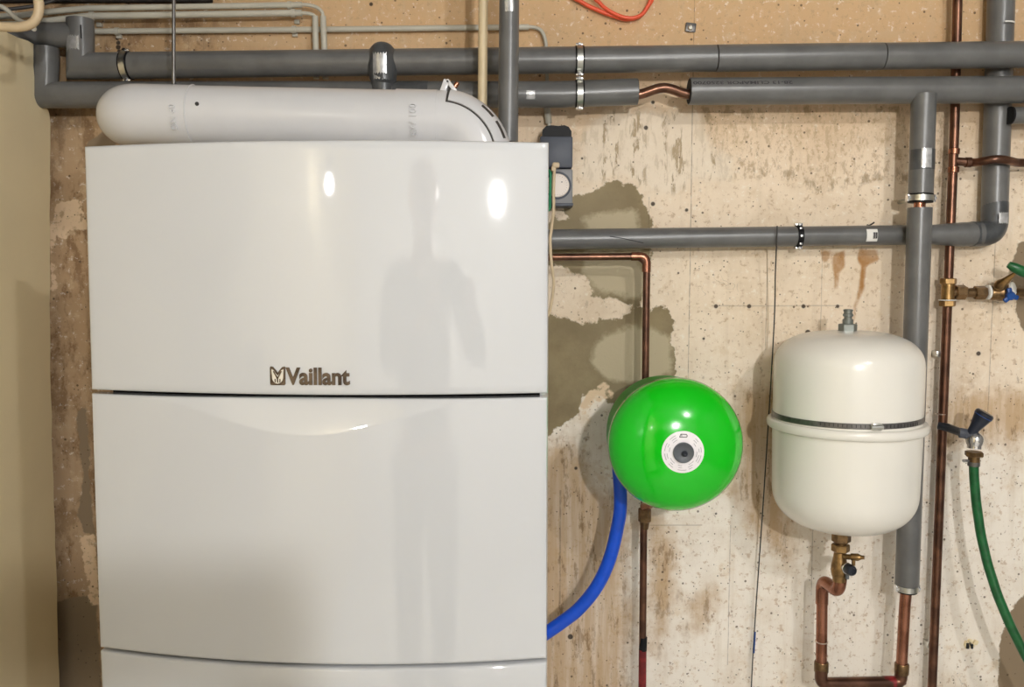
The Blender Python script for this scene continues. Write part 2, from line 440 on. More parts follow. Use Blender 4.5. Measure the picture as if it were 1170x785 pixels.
    for (hx, hy, hr) in ((818, 350, 3), (856, 350, 3), (918, 350, 3), (957, 350, 2.6), (746, 233, 3), (784.5, 240, 2.4), (738, 146, 3), (746, 117, 2.6), (1118, 404, 3.2),
                         (651.7, 727.6, 4.0), (424, 4.8, 2.6), (134, 44, 2.4), (135, 49, 3), (135, 54, 3.4), (136, 59, 3), (665, 181, 1.6), (738, 268, 1.5), (1002, 600, 1.4), (775, 312, 1.4), (804, 387, 1.8), (923, 380, 4), (818, 587, 1.6), (1020, 660, 1.6), (658, 535, 2.4)):
        w = P(hx, hy, 0); dd = k.n('ShaderNodeVectorMath', operation='DISTANCE'); k.link(v, dd.inputs[0]); dd.inputs[1].default_value = w
        h = k.smooth(k.math('SUBTRACT', dd.outputs['Value'], R(hr * 1.55, 0)), .0012, -.0012)
        holes = h if holes is None else k.math('MAXIMUM', holes, h)
    col = k.mix(k.math('MULTIPLY', holes, .92), col, S(48, 38, 32))
    # formwork joints: thin vertical lines and one horizontal scribed line
    lines = None
    for (lx, y0, y1, wd, amt) in ((789.5, 0, 470, .0009, .55), (741, 225, 330, .0008, .4), (938, 285, 420, .0008, .35), (876, 290, 400, .0010, .45), (1133, 270, 480, .0009, .45), (928, 590, 680, .0009, .4), (640, 560, 690, .0016, .5), (833, 600, 760, .0009, .4)):
        a = P(lx, (y0 + y1) / 2, 0)
        ln = k.smooth(k.math('ABSOLUTE', k.math('SUBTRACT', k.math('ADD', x, k.math('MULTIPLY', k.math('SUBTRACT', mid, .5), .004)), a.x)), wd * 1.6, wd * .5)
        ln = k.math('MULTIPLY', ln, k.math('MULTIPLY', k.math('LESS_THAN', z, PZ(y0, 0)), k.math('GREATER_THAN', z, PZ(y1, 0))))
        ln = k.math('MULTIPLY', ln, k.smooth(fine, .40, .55, .2, amt))
        lines = ln if lines is None else k.math('MAXIMUM', lines, ln)
    for (lz, x0, x1, amt) in ((349.5, 812, 962, .28), (600, 745, 806, .3)):
        ln = k.smooth(k.math('ABSOLUTE', k.math('SUBTRACT', k.math('ADD', z, k.math('MULTIPLY', k.math('SUBTRACT', mid, .5), .003)), PZ(lz, 0))), .0018, .0006)
        ln = k.math('MULTIPLY', ln, k.math('MULTIPLY', k.math('GREATER_THAN', x, PX(x0, 0)), k.math('LESS_THAN', x, PX(x1, 0))))
        lines = k.math('MAXIMUM', lines, k.math('MULTIPLY', ln, amt))
    col = k.mix(lines, col, S(96, 78, 60))
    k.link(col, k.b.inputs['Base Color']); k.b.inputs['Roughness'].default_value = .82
    h = k.math('ADD', k.math('MULTIPLY', fine, .5), k.math('MULTIPLY', vf, .2))
    h = k.math('SUBTRACT', h, k.math('MULTIPLY', pits, .8)); h = k.math('SUBTRACT', h, k.math('MULTIPLY', mc, .5))
    h = k.math('SUBTRACT', h, k.math('MULTIPLY', ms, .5)); h = k.math('SUBTRACT', h, holes)
    k.bump(h, .55, .0022)
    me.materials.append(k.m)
    struct(o)
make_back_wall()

ZT = P(34, 52, .10).z
def wall_x(z):
    """the side wall leans a little, read off along its far edge (s = .05)"""
    zs_ = [P(60, 785, .05).z, P(57, 400, .05).z, P(57, 140, .05).z]; xs_ = [P(68, 785, .05).x, P(57, 400, .05).x, P(57, 140, .05).x]
    if z < zs_[1]: return xs_[0] + (xs_[1] - xs_[0]) * (z - zs_[0]) / (zs_[1] - zs_[0])
    return xs_[1] + (xs_[2] - xs_[1]) * (z - zs_[1]) / (zs_[2] - zs_[1])
# the plastered side wall stops short of the concrete; its top ends at ZT and a notch lets the pipes through
def side_wall():
    rnd = random.Random(5)
    col = []
    za = PZ(140, .05)
    for k in range(41):
        z = za * k / 40
        col.append((-.05 + rnd.uniform(-.002, .002), z))
    hole = [(-.052, PZ(130, .052)), (-.056, PZ(126, .056)), (-.066, PZ(122.5, .066)), (-.080, PZ(121, .08)), (-.094, PZ(119, .094)), (-.103, PZ(112, .1)), (-.1035, PZ(90, .1)), (-.107, PZ(76, .1)), (-.1065, ZT + .001), (-.125, ZT + .002), (-.16, ZT - .001)]
    near = [(-1.0, ZT), (-1.0, 2.66), (-4.3, 2.66), (-4.3, 0)]
    prof = col + hole + near
    return struct(MB().prism(prof, lambda u, v, w: Vector((wall_x(min(v, 1.95)) - w, u, v)), .10).build('wall_left', M['plaster']))
side_wall()
# plaster lumps hanging at the wall's rough far edge
struct(MB().box((0, -2.15, -.06), (5.0, 4.6, .12)).build('floor', M['floor']))
o = bpy.data.objects['floor']; o.location = (-.05, -2.15, -.12)
struct(MB().box((-.05, -2.15, 2.71), (5.0, 4.6, .12)).build('ceiling', M['ceiling_paint']))
struct(MB().box((2.25, -2.15, 1.325), (.1, 4.3, 2.65)).build('wall_right', M['white_paint']))
struct(MB().box((.0, -4.35, 1.325), (4.6, .1, 2.65)).build('wall_front', M['bright_paint']))
struct(MB().box((-2.35, -2.15, 1.325), (.1, 4.3, 2.65)).build('wall_far_left', M['shade_dark']))  # near-black colour stands in for the shade beyond the side wall
struct(MB().box(((-2.3 + PX(244, 0, 5)) / 2, -.008, PZ(4.5, 0) + .035), (abs(-2.3 - PX(244, 0, 5)), .016, .07), .003).build('shade_strip_1', M['shade_dark']))  # added dark strip: the shadow high on the wall put into its colour

# ------------------------------------------------------------------ boiler
XB0, XB1 = -.5645, .0465
BW = XB1 - XB0; HW = BW / 2
BOW, TILT = .035, .009
YAW = -math.radians(3.2)
FR = .32                                   # front chord stands this far in front of the root
boiler = thing('floor_boiler', 'tall glossy white floor standing boiler with curved front doors', 'boiler', ((XB0 + XB1) / 2 + .0178, -.30, 0), YAW)
B_TOP = P(362, 166.2, .600).z
B_S1 = P(362, 449.5, .615).z
B_S2 = P(362, 748.5, .62).z
def tilt(z):
    t = max(0, (z - .95) / (B_TOP - .95)); return TILT * t ** 1.6
def lens(x):                                # lower outline of the finger grip
    t = (x - .0) / .235
    return B_S1 - .0025 - (.047 * (.5 * (1 + math.cos(PI * max(-1, min(1, t))))) ** .85 if abs(t) < 1 else 0)
def front_y(x, z, grip=False):
    y = -FR - BOW * (1 - (x / HW) ** 2) + tilt(z)
    if grip:
        d = z - lens(x)
        if d > 0: y += .21 * d + 2.6 * d * d
    return y
def panel(name, z0, z1, grip=False, mat=M['white_enamel']):
    nx, nz = 96, 72 if grip else 40
    mb = MB(); ins = .0035
    vs, fs = [], []
    zl = np.linspace(z0 + ins, z1 - ins, nz)
    if grip:
        zl = np.concatenate([np.linspace(z0 + ins, z1 - .056, 26)[:-1], np.linspace(z1 - .056, z1 - ins, nz - 25)])
    xl = np.linspace(-HW + ins, HW - ins, nx)
    for z in zl:
        for x in xl: vs.append((x, front_y(x, z, grip), z))
    nz = len(zl)
    for j in range(nz - 1):
        for i in range(nx - 1):
            a = j * nx + i; fs.append((a, a + 1, a + nx + 1, a + nx))
    loop = [i for i in range(nx)] + [j * nx + nx - 1 for j in range(1, nz)] + [(nz - 1) * nx + i for i in range(nx - 2, -1, -1)] + [j * nx for j in range(nz - 2, 0, -1)]
    def ring(scale, dy):
        st = len(vs)
        for i in loop:
            x, y, z = vs[i]
            e = ins * scale
            X = x + (e if x > HW - ins * 1.5 else -e if x < -HW + ins * 1.5 else 0)
            Z = z + (e if z > z1 - ins * 1.5 else -e if z < z0 + ins * 1.5 else 0)
            vs.append((X, y + dy, Z))
        return list(range(st, st + len(loop)))
    r1 = ring(.72, .0012); r2 = ring(1.0, .0040)
    r3 = ring(1.0, .024)
    prev = loop
    for r in (r1, r2, r3):
        for i in range(len(loop)):
            j = (i + 1) % len(loop); fs.append((prev[i], prev[j], r[j], r[i]))
        prev = r
    mb.add(vs, fs)
    return mb.build(name, mat, boiler, local=True, ang=50 if not grip else 16)
GAP = .0026
up = panel('upper_door', B_S1 + GAP, B_TOP)
lo = panel('lower_door', B_S2 + GAP, B_S1 - GAP, True)
bt = panel('bottom_door', .10, B_S2 - GAP)
m = MB()
m.box((0, .0, (.10 + B_TOP - .012) / 2), (BW - .014, .53, B_TOP - .112), .004)
m.build('casing', M['casing'], boiler, local=True)
MB().box((0, -.271, (.1 + B_TOP) / 2 - .01), (BW - .022, .02, B_TOP - .16)).build('inner_panel', M['black'], boiler, local=True)
MB().box((0, -.01, .05), (BW - .06, .5, .10), .006).build('plinth', M['black'], boiler, local=True)
m = MB(); m.box((.270, .10, B_TOP - .02), (.05, .09, .10), .008)
m.build('cable_gland', M['black'], boiler, local=True)
# hinge tabs that show at the ends of the gaps
# --- lettering and emblem on the upper door
def on_door(px, py):
    """local (x,z) on the boiler front below that pixel"""
    best = None
    for it in range(6):
        s = .63 if best is None else -best[2]
        w = P(px, py, s)
        l = Vector((w.x - boiler.location.x, w.y - boiler.location.y, w.z))
        l = Matrix.Rotation(-YAW, 3, 'Z') @ l
        yl = front_y(l.x, l.z)
        wl = Matrix.Rotation(YAW, 3, 'Z') @ Vector((l.x, yl, l.z)) + boiler.location
        best = (l.x, l.z, wl.y)
    return best[0], best[1]
tx0, tz0 = on_door(327, 439.7); tx1, tz1 = on_door(400, 420)
vs, fs = text_geo('Vaillant', 1.0, .02, .032)
lx0, lx1 = min(v.x for v in vs), max(v.x for v in vs); ly0, ly1 = min(v.y for v in vs), max(v.y for v in vs)
def tmap(v):
    x = tx0 + (v.x - lx0) / (lx1 - lx0) * (tx1 - tx0); z = tz0 + (v.y - ly0) / (ly1 - ly0) * (tz1 - tz0)
    return Vector((x, front_y(x, z) - .0012 - v.z * .045, z))
MB().add([tmap(v) for v in vs], fs).build('lettering', M['emblem'], boiler, local=True)['label'] = 'bronze metallic lettering'
ex0, ez0 = on_door(309.2, 439.8); ex1, ez1 = on_door(326.2, 418.6)
def emap(u, v, w):
    x = ex0 + u * (ex1 - ex0); z = ez0 + v * (ez1 - ez0)
    return Vector((x, front_y(x, z) - w, z))
em = bpy.data.objects.new('emblem', None)
bpy.data.objects.remove(em)
# dark shield: square whose top edge is open between the two ears
sq = [(.06, 0), (.94, 0), (1, .06), (1, .96), (.94, 1), (.80, .97), (.62, .80), (.5, .66), (.38, .80), (.20, .97), (.06, 1), (0, .94), (0, .06)]
e = MB().prism(sq, emap, .0016).build('emblem', M['emblem'], boiler, local=True)
egg = []
for kk in range(24):
    t = -PI + PI * kk / 23
    egg.append((.5 + .36 * math.cos(t), .42 + .34 * math.sin(t)))
egg += [(.88, .62), (.90, .86), (.76, .80), (.62, .62), (.5, .50), (.38, .62), (.24, .80), (.10, .86), (.12, .62)]
MB().prism(egg, lambda u, v, w: emap(u, v, .0013 + w), .0008).build('emblem_face', M['emblem_pale'], e, local=True)
m = MB()
m.prism([(.20, .74), (.27, .76), (.5, .44), (.73, .76), (.80, .74), (.54, .34), (.54, .14), (.46, .14), (.46, .34)], lambda u, v, w: emap(u, v, .0020 + w), .0006)
for uu in (.31, .63):
    m.prism([(uu, .14), (uu + .06, .14), (uu + .06, .34), (uu, .34)], lambda u, v, w: emap(u, v, .0020 + w), .0006)
m.build('emblem_lines', M['emblem'], e, local=True)

# ------------------------------------------------------------------ flue
SF = .34
rF = R(66, SF)
fl = thing('flue_pipe', 'white plastic flue pipe lying along the top of the boiler', 'flue pipe', P(340, 140, SF))
A0 = P(162, 130.5, SF); A1 = P(508, 138, SF)
ax = (A1 - A0).normalized()
def on_pipe(px, py):
    """point on the flue surface below a pixel"""
    s = SF + rF
    for _ in range(8):
        w = P(px, py, s)
        c = A0 + ax * ((w - A0).dot(ax)); dz = w.z - c.z
        s = -c.y + math.sqrt(max(1e-8, rF * rF - dz * dz))
    return P(px, py, s), c
m = MB(); m.tube([A0 + ax * .075, A1], rF * .985, 48); m.build('straight_pipe', M['flue'], fl)
# left elbow turns back into the wall
m = MB()
ctr = A0 + Vector((0, .05, 0)); pts = [A0 + ax * .085]
for k in range(0, 13):
    t = k / 12 * PI / 2
    pts.append(A0 + Vector((0, .034, 0)) + (-ax * math.sin(t) * .034 + Vector((0, -1, 0)) * math.cos(t) * .034))
pts.append(Vector((pts[-1].x, -.002, pts[-1].z)))
m.tube(pts, rF, 48)
eb = m.build('end_elbow', M['flue'], fl, ang=60)
a = A0 + ax * .0845
m = MB(); m.lathe([(rF + .0004, 0), (rF + .0010, .0008), (rF + .0004, .0016)], a, ax, 48); m.build('joint_ring', M['flue'], eb)
w = on_pipe(225, 119)[0]
m = MB(); m.lathe([(.0030, 0), (.0030, .003), (0, .0034)], w + Vector((0, .002, 0)), (0, -1, .3), 12); m.build('screw', M['flue_line'], eb)
def wrap_text(body, size, px, py, up_rot, lift=.0002, depth=.003):
    vs, fs = text_geo(body, size, .5, .0)
    w, c = on_pipe(px, py); th0 = math.asin((w.z - c.z) / rF); x0 = (c - A0).dot(ax)
    out = []
    for v in vs:
        u, t = v.x, v.y                       # reads upward
        th = th0 + u / rF; xx = x0 - t
        rr = rF + lift + (depth if v.z > 0 else -.0008)
        cc = A0 + ax * xx
        out.append(cc + Vector((0, -math.cos(th), math.sin(th))) * rr)
    return out, fs
# sockets
m = MB(); m.tube([A0 + ax * ((on_pipe(449, 135)[1] - A0).dot(ax)), A0 + ax * ((on_pipe(497, 135)[1] - A0).dot(ax))], rF + .0008, 48)
sk = m.build('socket', M['flue'], fl)
vs, fs = wrap_text('EW 100', .0150, 472, 137, True, .0008)
MB().add(vs, fs).build('raised_letters', M['flue'], sk)
vs, fs = wrap_text('DN 60', .0140, 197, 134, True, .0)
MB().add(vs, fs).build('raised_letters', M['flue'], eb)
# right elbow down into the boiler, with inspection cover
E0 = A0 + ax * ((on_pipe(497, 135)[1] - A0).dot(ax)); 
Rb = .062
pts = [E0 + ax * t for t in (0, .008)]
cen = E0 + ax * .008 - Vector((0, 0, Rb))
for k in range(1, 15):
    t = k / 14 * PI / 2
    pts.append(cen + ax * math.sin(t) * Rb + Vector((0, 0, 1)) * math.cos(t) * Rb)
pts.append(pts[-1] - Vector((0, 0, .055)))
eR = MB().tube(pts, rF * 1.0, 48).build('boiler_elbow', M['flue'], fl, ang=60)
# cover on the outer half of the bend, a shell a bit larger
def bend(t, phi, r):
    """point on elbow: t along bend 0..1, phi about the pipe (0 = outer side), r radius"""
    a = t * PI / 2
    c = cen + ax * math.sin(a) * Rb + Vector((0, 0, 1)) * math.cos(a) * Rb
    out = ax * math.sin(a) + Vector((0, 0, 1)) * math.cos(a)
    return c + out * (math.cos(phi) * r) + Vector((0, -1, 0)) * (math.sin(phi) * r)
def shell(t0, t1, p0, p1, r0, r1, n=22, q=18):
    vs, fs = [], []
    for rr in (r0, r1):
        for i in range(n + 1):
            for j in range(q + 1): vs.append(bend(t0 + (t1 - t0) * i / n, p0 + (p1 - p0) * j / q, rr))
    W = q + 1; L = (n + 1) * W
    for i in range(n):
        for j in range(q):
            a = i * W + j
            fs.append((a, a + 1, a + W + 1, a + W)); fs.append((L + a, L + a + W, L + a + W + 1, L + a + 1))
    edge = [i for i in range(W)] + [i * W + q for i in range(1, n + 1)] + [n * W + j for j in range(q - 1, -1, -1)] + [i * W for i in range(n - 1, 0, -1)]
    for i in range(len(edge)):
        a, b = edge[i], edge[(i + 1) % len(edge)]; fs.append((a, b, L + b, L + a))
    return vs, fs
MB().add(*shell(.06, 1.12, -1.08, 1.08, rF - .001, rF + .0010)).build('cover_gasket', M['flue_line'], eR, ang=60)
cv = MB().add(*shell(.085, 1.13, -1.03, 1.03, rF - .0005, rF + .0028)).build('inspection_cover', M['flue'], eR, ang=60)
m = MB()
for (ta, tb) in ((.42, .57), (.62, .80)): m.add(*shell(ta, tb, .48, .62, rF + .002, rF + .0034, 8, 2))
m.build('cover_slot', M['flue_line'], fl)
M0 = Matrix.Rotation(math.radians(-38), 3, 'Y')
w = bend(.06, 0, rF + .006)
m = MB(); m.box(w + ax * -.006, (.010, .030, .020), .0015, Matrix.Rotation(math.radians(20), 3, 'Y')); m.build('latch_tab', M['flue'], eR)
m = MB(); m.box(w + ax * .004 , (.0065, .030, .024), .0015, Matrix.Rotation(math.radians(-38), 3, 'Y')); m.build('latch_tab', M['flue'], eR)
w2 = bend(.10, .0, rF + .011)
m = MB(); m.cyl(w2 + Vector((.006, 0, .004)), w2 + Vector((.0, 0, -.004)), .004, 12, .001); m.build('latch_screw', M['copper_bright'], eR)

# ------------------------------------------------------------------ pipework helpers
def clamp(root, c, d, r, w=.0135, rod=True, dark=False):
    """steel pipe clamp with rubber lining, two screws and the stud into the wall"""
    c = Vector(c); d = Vector(d).normalized()
    cl = MB().lathe([(r - .001, -w * .62), (r + .0012, -w * .62), (r + .0012, w * .62), (r - .001, w * .62)], c, d, 40).build('clamp', M['black'], root)
    MB().lathe([(r + .0006, -w * .40), (r + .0026, -w * .40), (r + .0026, w * .40), (r + .0006, w * .40)], c, d, 40).build('band', M['black' if dark else 'steel'], cl)
    side = Vector((0, -1, 0)).cross(d).normalized()
    for sg in (1, -1):
        b = c + side * sg * (r + .003)
        m = MB(); m.box(b, (.014, .012, .005) if abs(d.x) > .5 else (.005, .012, .014), .001)
        m.cyl(b + Vector((0, -.005, 0)), b + Vector((0, -.0095, 0)), .0032, 12, .0008)
        m.build('screw', M['chrome'], cl)
    if dark:
        m = MB()
        for t in (-.7, 0, .7):
            q = c + Vector((0, -1, 0)) * (r + .0026) * math.cos(t) + side * (r + .0026) * math.sin(t)
            m.box(q, (.0055, .002, .005), .0005)
        m.build('rivet', M['chrome'], cl)
    if rod:
        MB().cyl(c + Vector((0, r, 0)), Vector((c.x, .002, c.z)), .004, 10).build('stud', M['steel'], cl)
    return cl
def wrap_patch(name, root, c, d, r, half_len, t0, t1, mat, wob=0.0):
    """a strip of tape or a sticker around a pipe: t measured from the camera side"""
    c = Vector(c); d = Vector(d).normalized(); f = Vector((0, -1, 0)); f = (f - d * f.dot(d)).normalized(); s_ = d.cross(f)
    vs, fs = [], []; n = 14
    for rr in (r - .0004, r + .0005):
        for a in (-1, 1):
            for i in range(n + 1):
                t = t0 + (t1 - t0) * i / n
                wv = wob * math.sin(i * 2.3 + a) 
                vs.append(c + d * (half_len * a + wv) + (f * math.cos(t) + s_ * math.sin(t)) * rr)
    N = n + 1
    for i in range(n):
        fs += [(i, i + 1, N + i + 1, N + i), (2 * N + i, 3 * N + i, 3 * N + i + 1, 2 * N + i + 1), (i, 2 * N + i, 2 * N + i + 1, i + 1), (N + i, N + i + 1, 3 * N + i + 1, 3 * N + i)]
    fs += [(0, N, 3 * N, 2 * N), (n, 2 * N + n, 3 * N + n, N + n)]
    return MB().add(vs, fs).build(name, mat, root)
def lerp_pt(a, b, px):
    """point on segment a-b whose pixel column is px (a,b world points at one standoff)"""
    A, B = Vector(a), Vector(b)
    lo, hi = 0.0, 1.0
    def col(p):
        d = p - CAM; f = d.y * math.cos(TH) - d.z * math.sin(TH); return CX + FPX * d.x / f
    for _ in range(40):
        mid = (lo + hi) / 2
        if (col(A.lerp(B, mid)) < px) == (col(A) < col(B)): lo = mid
        else: hi = mid
    return A.lerp(B, (lo + hi) / 2)

# ------------------------------------------------------------------ upper insulated pipe
SU, rU = .080, .0245
up_pipe = thing('insulated_pipe', 'upper of two long grey foam covered pipes, running to the ceiling corner', 'pipe', P(620, 73, SU))
a, b = P(92, 75.5, SU), P(1230, 61.5, SU)
q0, q1, q2, q3 = lerp_pt(a, b, 146), lerp_pt(a, b, 818), lerp_pt(a, b, 1008), b
e0 = P(92, 40, SU)
# mitred corner: horizontal - vertical - to the left over the side wall
m = MB(); m.tube([q1 - (b - a).normalized() * .0010, P(92, 75.5, SU), P(92, 36, SU), P(92, 36, SU) + Vector((0, 0, .022))], rU, 28)
seg0 = m.build('foam_sleeve', M['foam'], up_pipe)
m = MB(); m.tube([q1 + (b - a).normalized() * .0010, q2 - (b - a).normalized() * .0010], rU + .0004, 28); m.build('foam_sleeve', M['foam'], up_pipe)
m = MB(); m.tube([q2 + (b - a).normalized() * .0010, b], rU, 28); m.build('foam_sleeve', M['foam'], up_pipe)
m = MB(); m.tube([P(92, 40, SU), P(-30, 40, SU) + Vector((-.5, 0, 0))], rU * .93, 28); m.build('foam_sleeve', M['foam'], up_pipe)
m = MB(); m.tube([lerp_pt(a, b, 140), b], .011, 16); m.build('inner_pipe', M['copper'], up_pipe)
for px in (145, 662): clamp(up_pipe, lerp_pt(a, b, px), b - a, rU + (.0 if px < 700 else .0004))
wrap_patch('foil_tape', up_pipe, P(92, 52, SU), (0, 0, 1), rU, .012, -.75, .35, M['foil_tape'], .002)
MB().box(P(92.5, 36, SU + rU), (.0022, .0012, .024)).build('slit', M['foam_dark'], up_pipe)
# taped branch dropping from the upper pipe
bc = lerp_pt(a, b, 438)
m = MB(); m.tube([bc + Vector((0, -.006, .0235)), bc + Vector((0, -.0085, .018)), bc + Vector((0, -.0125, -.012)), bc + Vector((.001, -.012, -.034)), bc + Vector((0, -.010, -.040)), bc + Vector((0, -.010, -.072))], 0, 28, rs=[rU - .004, rU + .0005, rU + .003, rU + .001, rU - .002, rU - .002])
br = m.build('branch_sleeve', M['foam_tape'], up_pipe)
c = bc + Vector((0, -.0115, 0))
wrap_patch('foil_tape', br, c + Vector((0, -.0016, -.011)), (0, 0, 1), rU + .0036, .018, -.50, .42, M['foil_tape'], .003)
wrap_patch('foil_tape', br, c + Vector((0, .0025, -.032)), (0, 0, 1), rU + .0034, .006, -.5, .6, M['foil_tape'], .002)

# ------------------------------------------------------------------ lower insulated pipe
low_pipe = thing('insulated_pipe', 'lower of two long grey foam covered pipes, with a short bare copper gap', 'pipe', P(620, 108, SU))
a, b = P(50, 108.5, SU), P(1230, 102, SU); dd = (b - a).normalized()
g0, g1 = lerp_pt(a, b, 728), lerp_pt(a, b, 787.5)
gm = lerp_pt(a, b, 400)
a2 = P(640, 108, SU)
m = MB(); m.tube([g0, a2, P(330, 108, SU), P(50, 108.5, SU), P(52, 66, SU), P(52, 66, SU) + Vector((0, 0, .018))], rU, 28); m.build('foam_sleeve', M['foam'], low_pipe)
m = MB(); m.tube([P(52, 70, SU), P(52, 70, SU) + Vector((-.5, 0, 0))], rU * .93, 28); m.build('foam_sleeve', M['foam'], low_pipe)
e1 = lerp_pt(a, b, 1167)
m = MB(); m.tube([g1, e1], rU + .0006, 28); sl = m.build('foam_sleeve', M['foam'], low_pipe)
m = MB(); m.tube([e1 + dd * .0012, b], rU, 28); m.build('foam_sleeve', M['foam'], low_pipe)
for g, s_ in ((g0, 1), (g1, -1)):
    MB().lathe([(.012, 0), (rU - .0015, 0), (rU - .0015, .0012), (.012, .0012)], g + dd * (-.0005 if s_ > 0 else -.0009), dd, 28).build('foam_end', M['foam_dark'], low_pipe)
c0, c1 = g0 - dd * .02 + Vector((0, 0, -.003)), g1 + dd * .02 + Vector((0, 0, -.003))
pts = []
for k in range(21):
    t = k / 20; h = .5 - .5 * math.cos(2 * PI * max(0, min(1, (t - .12) / .76)))
    pts.append(c0.lerp(c1, t) + Vector((0, -.004 * h, .012 * h - .003)))
MB().tube(pts, .0092, 18).build('copper_pipe', M['copper'], low_pipe)['label'] = 'bare brown copper pipe bowed upwards in the foam gap'
clamp(low_pipe, lerp_pt(P(640, 108, SU), g0, 662), dd, rU)
# printed line on the sleeve, upside down
vs, fs = text_geo('28-13 CLIMAPOR 3250700', 1.0, 0, .018)
tx = max(v.x for v in vs) - min(v.x for v in vs); p0, p1 = lerp_pt(a, b, 789), lerp_pt(a, b, 901)
cx = (p0 + p1) / 2; scx = (p1 - p0).length / tx; out = []
for v in vs:
    th = .46 - v.y * .0092 / rU
    out.append(cx + dd * (-v.x * scx) + (Vector((0, -1, 0)) * math.cos(th) + Vector((0, 0, 1)) * math.sin(th)) * (rU + .0010))
MB().add(out, fs).build('printed_line', M['print_dark'], sl)
wrap_patch('foil_tape', low_pipe, lerp_pt(P(330, 108, SU), a2, 606), dd, rU, .008, -.1, .55, M['foil_tape'], .001)
wrap_patch('foil_tape', low_pipe, lerp_pt(P(330, 108, SU), a2, 473), dd, rU, .020, -.02, .30, M['foil_tape'], .0005)
wrap_patch('tape_band', low_pipe, lerp_pt(P(330, 108, SU), a2, 470), dd, rU, .033, -1.4, 1.4, M['foam_tape'], .0)

# ------------------------------------------------------------------ pipe rising from the boiler
SB = .22
rp = thing('riser_pipe', 'slim grey foam covered pipe rising straight out of the boiler top', 'pipe', P(581, 162, SB))
m = MB(); m.tube([P(580.5, 162.5, SB), P(582, -25, SB), UP(582, SB)], R(22.6, SB), 26); s1 = m.build('foam_sleeve', M['foam'], rp)
MB().tube([P(580.5, 176, SB), P(580.5, 150, SB)], R(13, SB), 18).build('copper_pipe', M['copper_bright'], rp)
wrap_patch('foil_tape', s1, P(582, 8, SB), (0, 0, 1), R(22.6, SB), .012, -.45, .45, M['foil_tape'], .001)
# beige conduit next to it
tag(MB().tube([P(551, 131, .16), P(552.5, -25, .16), UP(552.5, .16)], R(10.6, .16), 18).build('cream_conduit', M['cream_pipe']), 'straight cream plastic tube hanging beside the slim grey riser pipe', 'conduit')

# ------------------------------------------------------------------ right grey vertical pipe down to the cream vessel
SV = .090; rV = R(26.6, SV)
vp = thing('insulated_pipe', 'thick grey vertical foam covered pipe running behind the cream vessel', 'pipe', P(1045, 400, SV))
t0, t1 = P(1055.5, 108, SV), P(1052, 221, SV)
m = MB(); m.tube([t0, t1], rV, 28); m.build('foam_sleeve', M['foam'], vp)
t2, t3 = P(1051, 237.5, SV), P(1036.2, 668, SV)
m = MB(); m.tube([t2, t3], rV, 28); m.build('foam_sleeve', M['foam'], vp)
clamp(vp, P(1051.7, 226.5, SV), t2 - t1, rV - .001)
wrap_patch('tape_band', vp, P(1053.4, 183, SV), t1 - t0, rV, .019, -1.5, 1.5, M['foam_tape'])
wrap_patch('foil_tape', vp, P(1053.4, 182, SV), t1 - t0, rV + .0004, .018, -.35, .48, M['foil_tape'], .0012)
clamp(vp, P(1036.0, 671.5, SV), t3 - t2, rV - .004, .013, rod=False)
rC = .0108
UB = PZ(780, .09)
k0 = P(1034, 690, SV); kb = Vector((P(1029, 779, SV).x, -SV, UB)); kl = Vector((P(938, 779, .095).x, -.095, UB))
k1 = P(939.5, 664.5, .085)
m = MB(); m.tube([P(1051.3, 215, SV), P(1036.2, 668, SV), k0, kb], rC, 20, fillet=.0); cp1 = m.build('copper_pipe', M['copper_bright'], vp)
m = MB(); m.tube([kb + Vector((.0005, 0, .03)), kb, kl, kl + Vector((-.0002, 0, .03))], rC + .0016, 20, fillet=.028); m.build('copper_elbow', M['copper'], vp)
k2 = P(958, 678, .15); k3 = P(961, 655, .152)
m = MB(); m.tube([kl + Vector((0, 0, .02)), Vector((k1.x, k1.y, k1.z + .004)), k2 + Vector((0, 0, .002)), k3], rC, 20, fillet=.020); m.build('copper_pipe', M['copper_bright'], vp)
m = MB(); m.tube([P(939, 690, .086), Vector((k1.x, k1.y, k1.z + .0045)), k2 + Vector((0, 0, .002)), k3], rC + .0014, 20, fillet=.022); m.build('copper_elbow', M['copper_bright'], vp)
for py in (734, 750): MB().lathe([(rC, 0), (rC + .0018, .001), (rC + .0018, .003), (rC, .004)], P(938.6, py, .09), (0, 0, 1), 20).build('solder_ring', M['solder'], vp)
m = MB(); m.lathe([(rC + .002, 0), (rC + .003, .002), (rC + .003, .020), (rC + .002, .022)], P(938.2, 768, .093), (0, 0, 1), 22); m.build('pipe_joint', M['brass_dark'], vp)
m = MB(); m.lathe([(rC + .002, 0), (rC + .003, .002), (rC + .003, .020), (rC + .002, .022)], P(1030, 770, SV), (0, 0, 1), 22); m.build('pipe_joint', M['brass_dark'], vp)
MB().tube([kb + Vector((-.012, 0, 0)), kb + Vector((-.034, 0, 0))], rC + .0022, 20).build('tape_wrap', M['red_tape'], vp)

